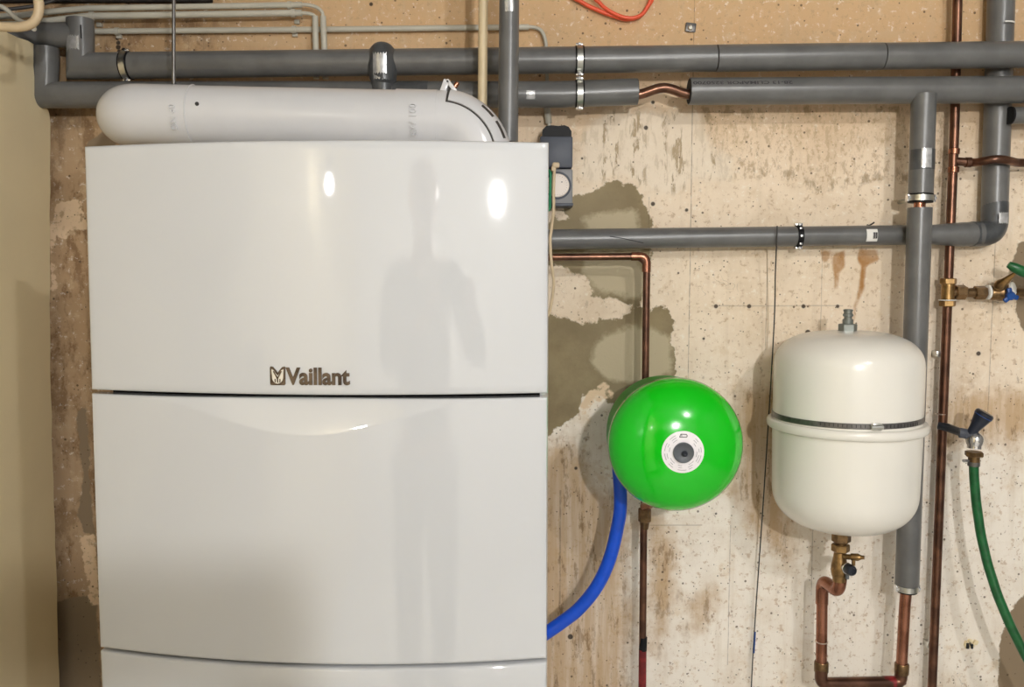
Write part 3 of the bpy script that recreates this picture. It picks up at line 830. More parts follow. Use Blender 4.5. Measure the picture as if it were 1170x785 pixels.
# ------------------------------------------------------------------ horizontal insulated pipe to the taped elbow, right
SM, rM = .045, .0198
hp = thing('insulated_pipe', 'grey foam covered pipe turning upwards at a taped elbow beside the slim copper pipe', 'pipe', P(900, 270, SM))
a, b = P(600, 274, SM), P(1072, 268, SM); dd = (b - a).normalized()
h1 = lerp_pt(a, b, 912)
MB().tube([a, h1], rM, 26).build('foam_sleeve', M['foam'], hp)
MB().tube([h1 + dd * .001, b], rM - .0004, 26).build('foam_sleeve', M['foam'], hp)
cl = clamp(hp, h1, dd, rM, .009, True, True)
v0, v1 = P(1136.3, 240, .030), P(1144.5, -25, .030)
m = MB(); m.tube([P(1062, 268, SM), P(1098, 268, SM), P(1120, 267, SM)], 0, 26, rs=[rM - .001, rM + .0042, rM + .0035]); m.build('foam_sleeve', M['foam'], hp)
m = MB(); m.tube([P(1108, 267.5, SM), P(1124, 266, SM - .004), P(1137, 254, SM - .010), P(1136.8, 236, .036)], 0, 26, fillet=.02, rs=None) if False else m.tube([P(1110, 267.5, SM), P(1136, 266.5, .036), P(1136.8, 232, .030)], .0246, 26, fillet=.034)
eb = m.build('taped_elbow', M['foam_tape'], hp)
m = MB(); m.tube([v0, v1, UP(1144.5, .030)], .0245, 26); vs_ = m.build('foam_sleeve', M['foam'], hp)
wrap_patch('foil_tape', eb, P(1137, 250, .038), (v1 - v0), .0256, .010, -.25, .5, M['foil_tape'], .002)
wrap_patch('cable_tie', vs_, P(1143, 28.5, .036), (v1 - v0), .0246, .0014, -.2, .9, M['paper'])
MB().tube([P(697, 270, SM + rM), P(712, 272.5, SM + rM), P(735, 277.5, SM + rM - .001)], .0008, 6).build('slit', M['foam_dark'], hp)
# barcode sticker
st = wrap_patch('sticker', hp, lerp_pt(a, b, 992), dd, rM, .0105, -.60, .66, M['paper'])
cbar = lerp_pt(a, b, 995)
for k in range(7):
    wrap_patch('barcode', st, cbar + dd * (k * .0013 - .0035), dd, rM + .0004, .0003 + .0002 * (k % 3), -.25, .35, M['print_dark'])

# stub of grey pipe at the right edge, and its bracket
sp = thing('insulated_pipe', 'short grey foam covered stub entering under the lower long pipe at the frame edge', 'pipe', P(1190, 132, .055))
MB().tube([P(1155, 132, .062), P(1230, 131, .062)], rM * .8, 24).build('foam_sleeve', M['foam'], sp)
MB().lathe([(rM * .62, 0), (rM * .86, 0), (rM * .86, .004), (rM * .62, .004)], P(1153, 132, .062), (1, 0, 0), 24).build('end_ring', M['black'], sp)
MB().tube([P(1156, 132, .062), P(1215, 132, .062), P(1215, 132, -.002)], .009, 14, fillet=.012).build('inner_pipe', M['copper'], sp)

# ------------------------------------------------------------------ slim copper riser, right
SC = .036; rR = R(10.2, SC)
cr = thing('copper_pipe', 'slim brown copper pipe running down the wall between grey pipe and hose tap', 'pipe', P(1078, 420, SC))
MB().tube([UP(1094.6, SC), P(1094.6, -25, SC), P(1090.5, 150, SC), P(1084.6, 295, SC), P(1064, 810, SC), P(1053, 1085, SC)], rR, 18).build('riser', M['copper'], cr)
t = P(1089.5, 184, SC)
MB().tube([t, P(1112, 186, SC + .004), P(1122, 184.5, SC + .024), P(1138, 181.5, .074), P(1150, 183, .070), P(1162, 186, SC + .016), P(1225, 186, SC + .008)], .0082, 16, fillet=.03).build('branch_pipe', M['copper'], cr)
for py in (173, 194): 
    c = P(1090.0 - (py - 173) * .035, py, SC); MB().lathe([(rR, -.006), (rR + .0016, -.005), (rR + .0016, .005), (rR, .006)], c, (.035, 0, 1), 18).build('solder_ring', M['copper_bright'], cr)
MB().lathe([(.0082, -.006), (.0099, -.005), (.0099, .005), (.0082, .006)], P(1106, 185.5, SC + .003), (1, 0, 0), 16).build('solder_ring', M['copper'], cr)
MB().lathe([(rR, -.001), (rR + .0013, -.0006), (rR + .0013, .0006), (rR, .001)], P(1075.2, 473, SC), (0, 0, 1), 18).build('solder_ring', M['solder'], cr)
for (px, py) in ((1070.5, 404), (1060.5, 736)):
    c = P(px, py, .012); kx = P(px + 9, py, SC)
    m = MB(); m.box(c + Vector((0, 0, 0)), (.010, .027, .012), .002); m.box(P(px + 2, py, .026), (.013, .008, .011), .002)
    m.build('pipe_clip', M['steel'], cr)
# brass tee fittings
tee = MB()
T = P(1083, 334, SC)
d = (P(1084.6, 295, SC) - P(1064, 810, SC)).normalized()
tee.lathe([(.0125, -.020), (.0125, .020)], T, d, 18)
ft = tee.build('tee_fitting', M['brass'], cr)
for s_ in (1, -1):
    m = MB(); c = T + d * (.022 * s_); m.hexnut(c - d * .006, c + d * .006, .0155); m.build('compression_nut', M['brass'], ft)
MB().lathe([(.0158, 0), (.0166, .0006), (.0166, .0016), (.0158, .0022)], T - d * .0165, d, 24).build('washer', M['paper'], ft)
H = Vector((1, 0, 0))
m = MB(); m.cyl(T, T + H * .03, .0098, 16); m.hexnut(P(1091, 334, SC), P(1103, 334, SC), .0150); m.build('branch_nut', M['brass_dark'], ft)
vlv = thing('brass_valve', 'aged brass valve with blue wing handle and pointed spout at the frame edge', 'valve', P(1145, 335, SC))
m = MB(); m.cyl(P(1102, 334.5, SC), P(1116, 334.5, SC), .0095, 16, .001); m.hexnut(P(1113, 334.5, SC), P(1126, 334.5, SC), .0138); m.build('union_nut', M['brass_dark'], vlv)
m = MB(); m.lathe([(.0135, 0), (.0148, .001), (.0148, .0045), (.0135, .0055)], P(1127, 334, SC), H, 22); m.build('seal_ring', M['paper'], vlv)
m = MB(); m.lathe([(.0125, 0), (.0145, .004), (.0145, .014), (.0165, .018), (.0165, .036), (.013, .040), (.0105, .046), (.0105, .14)], P(1131, 334.5, SC), H, 22); m.build('valve_body', M['brass_dark'], vlv)
s0, s1 = P(1139, 329, SC + .012), P(1160, 312, SC + .045)
m = MB(); m.lathe([(.0085, 0), (.0112, .004), (.0112, .013), (.0085, .018), (.0030, .046), (.0018, .050)], s0, s1 - s0, 18); m.build('spout', M['brass'], vlv)
m = MB(); m.lathe([(.0118, 0), (.0132, .001), (.0132, .0045), (.0118, .0055)], P(1155.5, 330, SC + .010), (.6, -.7, .2), 20); m.build('seal_ring', M['paper'], vlv)
m = MB(); kc = P(1154, 338, SC + .022)
m.cyl(P(1154, 336, SC + .008), kc, .0055, 14)
for t in range(3):
    an = PI / 2 + .25 + t * 2 * PI / 3
    m.box(kc + Vector((math.cos(an) * .008, -.001, math.sin(an) * .008)), (.0165, .008, .0095), .003, Matrix.Rotation(-an, 3, 'Y'))
m.cyl(kc + Vector((0, .005, 0)), kc + Vector((0, -.007, 0)), .0085, 16, .002); m.build('wing_handle', M['blue_knob'], vlv)
tag(MB().tube([P(1152, 302, .085), P(1158, 305, .088), P(1168, 310, .09), P(1184, 316, .085), P(1230, 330, .07)], 0, 16, rs=[.006, .0092, .0105, .0105, .0105]).build('hose', M['green_hose']), 'short dark green hose end above the blue handled brass valve', 'hose')

# ------------------------------------------------------------------ hose tap
tap = thing('hose_tap', 'wall tap with black and blue handle and chrome spout on slim copper pipe', 'tap', P(1112, 500, .10))
m = MB(); m.tube([P(1073, 486, SC), P(1084, 489, .05), P(1099, 494.5, .095)], 0, 18, rs=[.0085, .0085, .0078]); m.build('inlet_pipe', M['cap_dark'], tap)
m = MB(); m.lathe([(.0062, -.012), (.0100, -.010), (.0100, .006), (.0115, .008), (.0115, .014)], P(1103, 495.5, .10), (.9, -.35, -.1), 20); m.build('tap_body', M['socket_grey'], tap)
h0, h1 = P(1108, 497, .105), P(1124, 474.5, .115)
hd = (h1 - h0)
m = MB(); m.lathe([(.0070, 0), (.0085, .004), (.0100, .016), (.0150, .036), (.0175, .046), (.0172, .050), (.0145, .0525), (0, .053)], h0, hd, 14); hn = m.build('handle', M['navy_knob'], tap)
m = MB(); m.lathe([(.0155, 0), (.0178, .001), (.0178, .0018), (.0155, .0024)], h0 + hd.normalized() * .0425, hd, 14); m.build('handle_ring', M['blue_knob'], hn)
b0 = P(1114.5, 496, .105); b1 = P(1113, 517, .108)
m = MB(); m.lathe([(.0085, 0), (.0145, .006), (.0165, .013), (.0155, .021), (.0130, .026), (.0130, .032)], b0 + Vector((0, 0, .004)), b1 - b0, 22); m.build('spout', M['chrome'], tap)
m = MB(); m.hexnut(P(1113, 516, .108), P(1112.8, 521.5, .108), .0172); m.cyl(P(1113, 521, .108), P(1112.8, 528, .108), .0105, 18); m.build('hose_nut', M['brass_dark'], tap)
gh = thing('garden_hose', 'thin dark green garden hose hanging from the chrome wall tap', 'hose', P(1130, 620, .12))
hp_ = [P(1112.5, 526, .108), P(1113, 545, .108), P(1115.5, 575, .110), P(1120.5, 610, .116), P(1128, 643, .125), P(1139, 678, .138), P(1153, 712, .152), P(1170, 746, .165), P(1190, 782, .178), P(1207, 830, .185), P(1216, 900, .185), P(1215, 1000, .18), P(1212, 1085, .17)]
MB().tube(hp_, .0088, 16, fillet=.3, n=5).build('hose_tube', M['green_hose'], gh)
m = MB(); m.lathe([(.0090, -.0045), (.0112, -.004), (.0112, .004), (.0090, .0045)], P(1112.6, 530, .108), (0, 0, 1), 20)
m.box(P(1104.5, 526.5, .108), (.016, .006, .005), .0015); m.cyl(P(1101.5, 526.5, .116), P(1101.5, 526.5, .100), .0032, 10)
m.build('hose_clip', M['strap'], gh)

# ------------------------------------------------------------------ small copper pipe, green vessel
SQ = .075; rQ = R(8.4, SQ)
qp = thing('copper_pipe', 'thin copper pipe coming from behind the boiler and down past the green vessel', 'pipe', P(737, 430, SQ))
pts = [P(600, 294, SQ), P(739, 293, SQ), P(735.5, 600, SQ), P(733.5, 812, SQ), P(732, 1085, SQ)]
MB().tube(pts, rQ, 18, fillet=.026).build('pipe_run', M['copper'], qp)
m = MB(); c = P(739, 293, SQ); m.tube([c + Vector((-.030, 0, 0)), c, P(738.7, 293, SQ) + Vector((0, 0, -.030))], rQ + .0013, 18, fillet=.026); m.build('pipe_elbow', M['copper_bright'], qp)
nu = P(736.5, 592, SQ)
m = MB(); m.hexnut(nu + Vector((0, 0, -.008)), nu + Vector((0, 0, .020)), .0125); m.lathe([(.0098, 0), (.0085, -.010), (rQ + .0004, -.014)], nu + Vector((0, 0, -.008)), (0, 0, 1), 18); m.build('union_nut', M['brass_dark'], qp)
MB().tube([P(734.3, 742, SQ), P(733.5, 812, SQ)], rQ + .0008, 16).build('tape_wrap', M['red_tape'], qp)
MB().tube([P(735, 728, SQ), P(734.5, 743, SQ)], rQ + .0009, 16).build('tape_wrap', M['black'], qp)

SE = .26
GV = P(770.5, 506.5, SE)
RG = R(154, SE)
gv = thing('expansion_vessel', 'round bright green expansion vessel with white ring label on its front', 'expansion vessel', GV)
prof = [(0, -.105), (RG * .35, -.100), (RG * .62, -.086), (RG * .82, -.060), (RG * .90, -.030), (RG * .93, 0), (RG * .945, .086), (RG * .985, .0915)]
YA = (0, -1, 0); O = GV + Vector((0, .095, 0))
m = MB(); m.lathe(prof, O, YA, 80); m.build('rear_shell', M['green_dull'], gv, ang=70)
prof = [(RG * .985, .0905), (RG, .094), (RG, .104)]
Dm = .068
for k in range(1, 25):
    t = k / 24 * PI / 2
    prof.append((RG * math.cos(t) ** 0.92 if k < 24 else 0, .104 + Dm * math.sin(t)))
m = MB(); m.lathe(prof, O, YA, 96); front = m.build('front_shell', M['green_enamel'], gv, ang=70)
def dome_h(r):
    c = min(1, r / RG) ** (1 / .92); return .104 + Dm * math.sqrt(max(0, 1 - c * c))
tip = O + Vector((0, -(.104 + Dm), 0))
rl0, rl1 = R(24, SE + .08), R(49.5, SE + .08)
prof = [(r, dome_h(r) + .0006) for r in np.linspace(rl0 * .9, rl1, 10)]; prof = prof + [(rl1, dome_h(rl1) - .0006), (rl0 * .9, dome_h(rl0) - .0006)]
vs, fs = [], []; n = 64
for r, h in prof:
    for k in range(n): vs.append(O + Vector((r * math.cos(2 * PI * k / n), -h, r * math.sin(2 * PI * k / n))))
L = len(prof)
for i in range(L):
    for k in range(n): fs.append((i * n + k, i * n + (k + 1) % n, ((i + 1) % L) * n + (k + 1) % n, ((i + 1) % L) * n + k))
lab = MB().add(vs, fs).build('ring_label', M['ring_label'], gv)
def ring_pt(r, an): return O + Vector((r * math.cos(an), -(dome_h(r) + .0009), r * math.sin(an)))
m = MB()
for (r, spans, w) in ((.0225, 7, .0008), (.0262, 9, .0008), (.0300, 9, .0008)):
    for k in range(spans):
        t0 = 2.0 + k * (2 * PI - .8) / spans; t1 = t0 + (2 * PI - .8) / spans * random.uniform(.35, .8)
        vs = []; q = 8
        for i in range(q + 1):
            t = t0 + (t1 - t0) * i / q; vs += [ring_pt(r, t), ring_pt(r + w, t)]
        m.add(vs, [(2 * i, 2 * i + 1, 2 * i + 3, 2 * i + 2) for i in range(q)])
m.build('label_print', M['print_grey'], lab)
m = MB(); lc = ring_pt(.0275, PI / 2) + Vector((0, -.0004, 0))
path = [(-.0062, -.0022), (.0055, -.0022), (.0066, .0), (.0050, .0026), (-.0042, .0030)]
m.tube([lc + Vector((u, 0, v)) for u, v in path] + [lc + Vector((path[0][0], 0, path[0][1]))], .0006, 6); m.tube([lc + Vector((-.003, 0, .0025)), lc + Vector((-.0024, 0, -.001))], .0004, 6)
m.build('label_logo', M['print_dark'], lab)
m = MB(); m.lathe([(rl0 * .98, -.006), (rl0, .0050), (rl0 - .0012, .0060), (rl0 - .0026, .0052), (rl0 * .55, .0014), (0, .0012)], tip, YA, 40); cap = m.build('valve_cap', M['cap_grey'], gv)
m = MB(); m.lathe([(.0052, 0), (.0044, .0035), (.0018, .008), (0, .009)], tip + Vector((.002, -.0035, -.002)), YA, 18); m.build('valve_pin', M['cap_dark'], cap)
nb = P(737, 580, .10)
m = MB(); m.tube([nb + Vector((0, .01, 0)), nb + Vector((.006, -.02, .012)), nb + Vector((.016, -.045, .055))], .0085, 16, fillet=.01); m.build('connection_stub', M['copper_bright'], gv)
m = MB(); m.box(Vector((GV.x, -.031, GV.z)), (.10, .062, .03), .004); m.box(Vector((GV.x, -.006, GV.z)), (.05, .012, .16), .003); m.build('wall_bracket', M['steel'], gv)

# ------------------------------------------------------------------ blue hose
bh = [P(707, 548, .14), P(709, 575, .14), P(705, 605, .14), P(696, 640, .14), P(682, 670, .14), P(662, 695, .14), P(642, 711, .14), P(620, 726, .14), P(590, 745, .12)]
# ease the drawn control points into a smooth curve
def catmull(p, n=8):
    out = []
    q = [p[0] * 2 - p[1]] + list(p) + [p[-1] * 2 - p[-2]]
    for i in range(1, len(q) - 2):
        for k in range(n):
            t = k / n
            out.append(.5 * ((2 * q[i]) + (q[i + 1] - q[i - 1]) * t + (2 * q[i - 1] - 5 * q[i] + 4 * q[i + 1] - q[i + 2]) * t * t + (3 * q[i] - q[i - 1] - 3 * q[i + 1] + q[i + 2]) * t ** 3))
    out.append(p[-1]); return out
tag(MB().tube(catmull([P(703, 505, .13), P(706.5, 530, .135)] + bh[1:]), R(15.5, .14), 20).build('blue_hose', M['blue_hose']), 'thick blue hose curving from the green vessel down behind the boiler', 'hose')

# ------------------------------------------------------------------ cream vessel
ST = .165
cvx = P(966.5, 480, ST).x; rT = R(163, ST)
zr = P(966.5, 499, ST + rT).z               # rim front, mid height
cvs = thing('expansion_vessel', 'cream white upright expansion vessel strapped to the wall beside the thick grey pipe', 'expansion vessel', (cvx, -ST, PZ(606, ST)))
zt = PZ(378, ST); zb = PZ(607, ST + .02)
O = Vector((cvx, -ST, 0)); Zx = (0, 0, 1)
def dome(z_edge, z_tip, r, corner, sgn, n=10):
    """cylinder edge -> rounded corner -> low dome -> centre"""
    H = abs(z_tip - z_edge); out = []
    for k in range(31):
        t = k / 30 * PI / 2
        rr = r * math.cos(t) ** (2 / 3.1); hh = H * math.sin(t) ** (2 / 2.15)
        out.append((0 if k == 30 else rr, z_edge + sgn * hh))
    return out
zs = zt - .062
pr = [(rT * 1.00, zr + .006)] + [(rT * .998, zs)] + dome(zs, zt, rT * .995, .04, 1)[1:]
MB().lathe(pr, O, Zx, 80).build('upper_shell', M['cream_enamel'], cvs, ang=60)
zs2 = zb + .078
pr = [(rT * 1.0, zr - .006), (rT * .985, zs2)] + dome(zs2, zb, rT * .985, .04, -1)[1:]
MB().lathe(pr, O, Zx, 80).build('lower_shell', M['cream_enamel'], cvs, ang=60)
rr = R(176, ST)
pr = []
for k in range(13):
    t = -PI / 2 + PI * k / 12; pr.append((rr - .0055 + .0055 * math.cos(t) + 0, zr + .0085 * math.sin(t)))
pr = [(rT - .002, zr - .0085)] + pr + [(rT - .002, zr + .0085)]
MB().lathe(pr, O, Zx, 96).build('rim', M['cream_enamel'], cvs, ang=60)
zst = P(966, 487.5, ST + rT).z
s_ = MB().lathe([(rT - .001, -.0048), (rT + .0016, -.0048), (rT + .0016, .0048), (rT - .001, .0048)], O + Vector((0, 0, zst)), (-.012, 0, 1), 80).build('strap', M['strap'], cvs)
m = MB(); cc = Vector((cvx, -ST - rT - .003, zst))
m.box(cc, (.016, .007, .012), .0012); m.cyl(cc + Vector((-.011, -.003, 0)), cc + Vector((.010, -.003, 0)), .0042, 12, .0008); m.build('worm_screw', M['steel'], s_)
m = MB()
for k in range(26):
    t = (k - 12.5) * .055
    if abs(t) < .09: continue
    m.box(O + Vector((math.sin(t) * (rT + .0016), -math.cos(t) * (rT + .0016), zst - .012 * math.sin(t) * (-rT) * 0)), (.0012, .0008, .0055), 0, Matrix.Rotation(t, 3, 'Z'))
m.build('strap_slots', M['print_dark'], s_)['kind'] = 'stuff'
m = MB(); m.box(Vector((cvx, -.018, zst)), (.06, .036, .05), .003); m.build('wall_bracket', M['steel'], cvs)
ct = Vector((cvx - .002, -ST, zt))
m = MB(); m.hexnut(ct + Vector((0, 0, -.004)), ct + Vector((0, 0, .013)), .0165); m.lathe([(.0095, 0), (.0095, .008), (.0070, .009), (.0070, .013), (.0092, .014), (.0092, .018), (.0074, .019), (.0074, .0225), (.0085, .0235), (.0085, .026), (.006, .027)], ct + Vector((0, 0, .013)), Zx, 20)
m.build('air_valve', M['valve_grey'], cvs)
# brass valve under it
bv = thing('brass_valve', 'golden brass shut off valve hanging under the cream vessel', 'valve', P(961, 640, .155))
q = P(961.5, 606, .155); X0 = q.x; Y0 = -.155
zz = lambda py: PZ(py, .155)
m = MB(); m.hexnut((X0, Y0, zz(619)), (X0, Y0, zz(604)), .0175); m.cyl((X0 - .001, Y0, zz(628)), (X0, Y0, zz(617)), .0105, 18); m.build('tank_nut', M['brass_dark'], bv)
m = MB(); m.hexnut((X0 - .001, Y0, zz(630)), (X0 - .001, Y0, zz(621.5)), .0168); m.build('union_nut', M['brass'], bv)
m = MB(); m.lathe([(.0105, zz(631)), (.0115, zz(636)), (.0130, zz(640)), (.0150, zz(646)), (.0155, zz(652)), (.0140, zz(657)), (.0118, zz(660)), (.0118, zz(664))], (X0 - .002, Y0, 0), Zx, 22)
bb = m.build('valve_body', M['brass'], bv)
m = MB(); pa = P(964, 636, .165); pb = P(986, 637, .185)
m.lathe([(.0050, 0), (.0050, .012), (.0068, .014), (.0068, .026), (.0052, .029), (.0036, .033), (.0036, .037)], pa, pb - pa, 16); m.cyl(P(975.5, 638, .178), P(975, 646, .178), .0034, 12); m.build('drain_nipple', M['brass'], bv)
m = MB(); pc = P(967, 649, .170); m.lathe([(.0075, 0), (.0100, .004), (.0100, .018), (.0085, .021), (.0060, .0215), (.0055, .019), (0, .019)], pc, (.18, -1, .05), 22); m.build('drain_cap', M['cap_dark'], bv)
MB().lathe([(.0098, 0), (.0108, .001), (.0108, .004), (.0098, .005)], pc, (.18, -1, .05), 22).build('cap_collar', M['chrome'], bv)
m = MB(); m.box(P(968, 658, .17), (.006, .006, .012), .001); m.build('locking_tab', M['cap_grey'], bv)

# ------------------------------------------------------------------ timer socket, cables
so = thing('socket_box', 'anthracite wall socket with raised black lid above a white dial timer', 'socket', P(637, 165, 0))
def pbox(x0, y0, x1, y1, s0, s1, bev=.002):
    a, b = P(x0, y1, s1), P(x1, y0, s1)
    return MB().box(((a.x + b.x) / 2, -(s0 + s1) / 2, (a.z + b.z) / 2), (b.x - a.x, s1 - s0, b.z - a.z), bev)
pbox(617, 155, 654.5, 192, 0, .052, .004).build('box_body', M['socket_grey'], so)
m = MB(); lid = [(620, 156), (620, 148), (624, 144), (630, 143), (638, 144), (645, 143), (650, 145), (653, 150), (653, 156)]
m.prism([(P(x, y, .052).x, P(x, y, .052).z) for x, y in lid], lambda u, v, w: Vector((u, -.022 - w, v)), .030); m.build('lid', M['black'], so)
tm = thing('timer_switch', 'grey timer switch with round white dial plugged in below the socket', 'timer', P(640, 214, 0))
pbox(620, 193, 654.5, 234, .002, .058, .003).build('timer_body', M['socket_light'], tm)
pbox(619, 232, 655, 235.5, .0, .060, .001).build('base_edge', M['socket_grey'], tm)
dc = P(637, 212, .058); dr = R(27, .058)
MB().lathe([(dr + .0035, -.001), (dr + .0035, .002), (dr, .003), (dr, -.001)], dc, YA, 40).build('dial_ring', M['socket_grey'], tm)
dl = MB().lathe([(dr - .0005, -.001), (dr - .0005, .003), (dr - .002, .0045), (0, .0045)], dc, YA, 40).build('dial', M['dial'], tm)
m = MB()
for k in range(24):
    t = 2 * PI * k / 24; m.box(dc + Vector((math.cos(t) * dr * .78, -.0047, math.sin(t) * dr * .78)), (.0012, .0006, .0006), 0, Matrix.Rotation(-t, 3, 'Y'))
m.cyl(P(642, 208, .062), P(642, 208, .064), .0012, 8); m.build('dial_marks', M['print_dark'], dl)['kind'] = 'stuff'
wc = thing('power_cable', 'cream cable with angled plug hanging over the timer along the boiler edge', 'cable', P(632, 250, .08))
m = MB(); m.box(P(635, 189, .075), (.014, .018, .010), .003); m.box(P(632.5, 193, .075), (.009, .014, .010), .002); m.build('plug', M['beige_cable'], wc)
MB().tube(catmull([P(633.5, 192, .078), P(632.5, 215, .080), P(632.5, 240, .080), P(630, 262, .090), P(628.5, 275, .092), P(630, 300, .090), P(632.5, 322, .085), P(631, 340, .082), P(627, 358, .08), P(618, 372, .08)]), R(3.6, .08), 10).build('cable', M['beige_cable'], wc)
tag(MB().tube(catmull([P(622, 194, .064), P(628.5, 197, .068), P(629, 212, .070), P(628.5, 226, .068), P(628, 238, .066), P(621, 244, .066)]), R(3.4, .07), 10).build('green_wire', M['green_wire']), 'short green wire looping beside the timer and the cream cable', 'wire')

# ------------------------------------------------------------------ conduits and cables at the top
def conduit(label, pts, s, w, clips=(), name='conduit', mat='conduit', fil=0.0):
    r = thing(name, label, 'conduit', P(pts[0][0], pts[0][1], s))
    MB().tube([P(x, y, s) for x, y in pts], R(w, s), 14, fillet=fil).build('tube', M[mat], r)
    for (x, y) in clips:
        c = P(x, y, s); m = MB(); m.lathe([(R(w, s) + .0002, -.004), (R(w, s) + .0018, -.004), (R(w, s) + .0018, .004), (R(w, s) + .0002, .004)], c, (1, 0, 0), 14)
        m.box((c.x, -.004, c.z - R(w, s) - .002), (.010, .008, .008), .001); m.build('clip', M[mat], r)
    return r
SK = .034
conduit('topmost of the three pale conduits above the grey pipes', [(-60, 21), (20, 18), (60, 13), (100, 9.5), (345, 5.5)], SK, 6.4, [(331, 6)], fil=.2)
conduit('second of the three pale conduits above the grey pipes', [(-60, 30), (20, 28), (55, 24), (100, 18.5), (345, 14.8)], SK, 7.2, [(105, 18.4), (335, 15)], fil=.2)
conduit('lowest and longest pale conduit, running behind the cream tube', [(100, 36), (380, 33.6), (604, 31)], .012, 6.4, [(336, 34), (134, 36)])
conduit('pale upright conduit closer to the boiler flue, dropping behind the grey pipes', [(360, 18.5), (361.5, 90)], .032, 6.8)
conduit('pale upright conduit dropping behind the grey pipes, second of the close pair', [(369, 18.5), (372, 90)], .032, 6.8)
def cable(label, pts, w, mat, name='cable'):
    return tag(MB().tube(catmull([P(*p) for p in pts]), R(w, pts[0][2]), 10).build(name, M[mat]), label, 'cable')
cable('grey cable bending from the topmost conduit into an upright conduit', [(338, 5.5, SK), (350, 5.5, SK), (361, 8, SK), (368, 14, .033), (369.2, 24, .032)], 4.0, 'conduit')
cable('grey cable bending from the second conduit into an upright conduit', [(338, 15, SK), (347, 15, SK), (355, 16, SK), (359.5, 19, .033), (360.2, 26, .032)], 4.0, 'conduit')
cable('thin grey cable bending down from the lowest conduit to the socket', [(598, 31, .012), (608, 31, .012), (617, 34, .012), (622, 42, .012), (624, 55, .012), (625, 90, .012), (625.5, 128, .012), (627, 140, .014), (629, 150, .016)], 4.2, 'conduit')
conduit('short pale conduit end between the lower grey pipe and socket', [(624.8, 122), (627, 141)], .014, 7.5)
cable('thick beige cable looping above the side wall', [(-40, 22, .36), (-10, 29, .36), (15, 31, .36), (33, 28.5, .36), (42, 20, .36), (44.5, 6, .36), (43, -30, .36), (40, -310, .36)], 10.5, 'beige_cable')
cable('thin grey cable crossing behind the beige cable loop', [(-60, -310, .20), (-34, -80, .20), (-20, -8, .20), (6, 10, .20), (20, 22, .20), (33, 29, .22), (39, 33, .24)], 5.5, 'conduit')
cable('dark cable slanting behind the beige cable loop', [(-20, 12, .12), (15, 10, .10), (50, 4, .08), (90, -12, .06)], 4.0, 'dark_cable')
cable('orange cable strand dipping lowest over the bare wall', [(640, -330, .012), (646, -80, .012), (652, -12, .012), (664, 2, .012), (684, 12, .012), (700, 18, .012), (716, 22, .012), (730, 19, .012), (740, 8, .012), (748, -12, .012), (756, -80, .012), (760, -330, .012)], 4.6, 'orange')
cable('orange cable strand lying just over the lowest dip of the other one', [(660, -330, .017), (668, -80, .017), (676, -12, .017), (686, 4, .017), (697, 13, .019), (712, 19.5, .020), (726, 20, .019), (737, 12, .017), (746, -12, .017), (752, -80, .017), (752, -330, .017)], 4.2, 'orange')
cable('thin dark string hanging in front of the wall beside the cream vessel', [(888, 258, .0715), (887.5, 275, .0715), (886, 310, .060), (884, 380, .045), (873, 560, .03), (862, 720, .02), (856, 830, .012), (846, 1000, .006), (842, 1090, .004)], 1.5, 'dark_cable', 'string')
sl = bpy.data.objects['string']
MB().tube([P(863.2, 716, .0215), P(862.2, 748, .0195)], .0022, 8).build('blue_knot', M['blue_knob'], sl, local=False) if False else None
kn = MB().tube([P(862.6, 722, .0198) , P(861.2, 746, .0184)], .0020, 8)
kn.v = [p - sl.location for p in kn.v]
kn.build('blue_tape', M['blue_knob'], sl, local=True)
# threaded rod that carries the flue
rd = thing('threaded_rod', 'slim steel rod hanging down to the white flue pipe', 'rod', P(198, 95, SF))
MB().tube([P(198.5, 101, SF), P(198.5, -30, SF), UP(198.5, SF)], R(4.0, SF), 12).build('rod', M['strap'], rd)

# small hardware on the wall
def wall_plate(px, py):
    r = thing('wall_anchor', 'small square steel anchor plate on the bare wall above the pipes', 'wall anchor', P(px, py, 0))
    m = MB(); m.box(P(px, py, .002), (.021, .006, .018), .002, Matrix.Rotation(.1, 3, 'Y')); m.build('plate', M['strap'], r)
    m = MB(); m.hexnut(P(px, py, .004), P(px, py, .011), .0052); m.cyl(P(px, py, .010), P(px, py, .016), .003, 10); m.build('bolt', M['steel'], r)
wall_plate(789, 31.5)
r = thing('wall_anchor', 'broken anchor with loose plaster crumbs on the pale wall by the hose', 'wall anchor', P(1108, 737, 0))
m = MB()
for k in range(7):
    c = P(1108 + random.uniform(-6, 7), 737 + random.uniform(-4, 4), .002); m.box(c, (random.uniform(.006, .013), .006, random.uniform(.005, .011)), .0015, Matrix.Rotation(random.uniform(0, 3), 3, 'Y'))
m.build('plaster_lump', M['plaster'], r)
m = MB(); m.box(P(1105.5, 738, .005), (.006, .005, .012), .001); m.box(P(1110.5, 738.5, .005), (.004, .005, .010), .001); m.build('anchor_stub', M['foam_dark'], r)
tag(MB().tube([P(991, 257, -.003), P(992.5, 258, .03), P(997, 255.5, .034), P(999, 254, .036)], .0016, 8).build('wall_hook', M['dark_cable']), 'tiny dark hook poking out above the barcode sticker', 'hook')

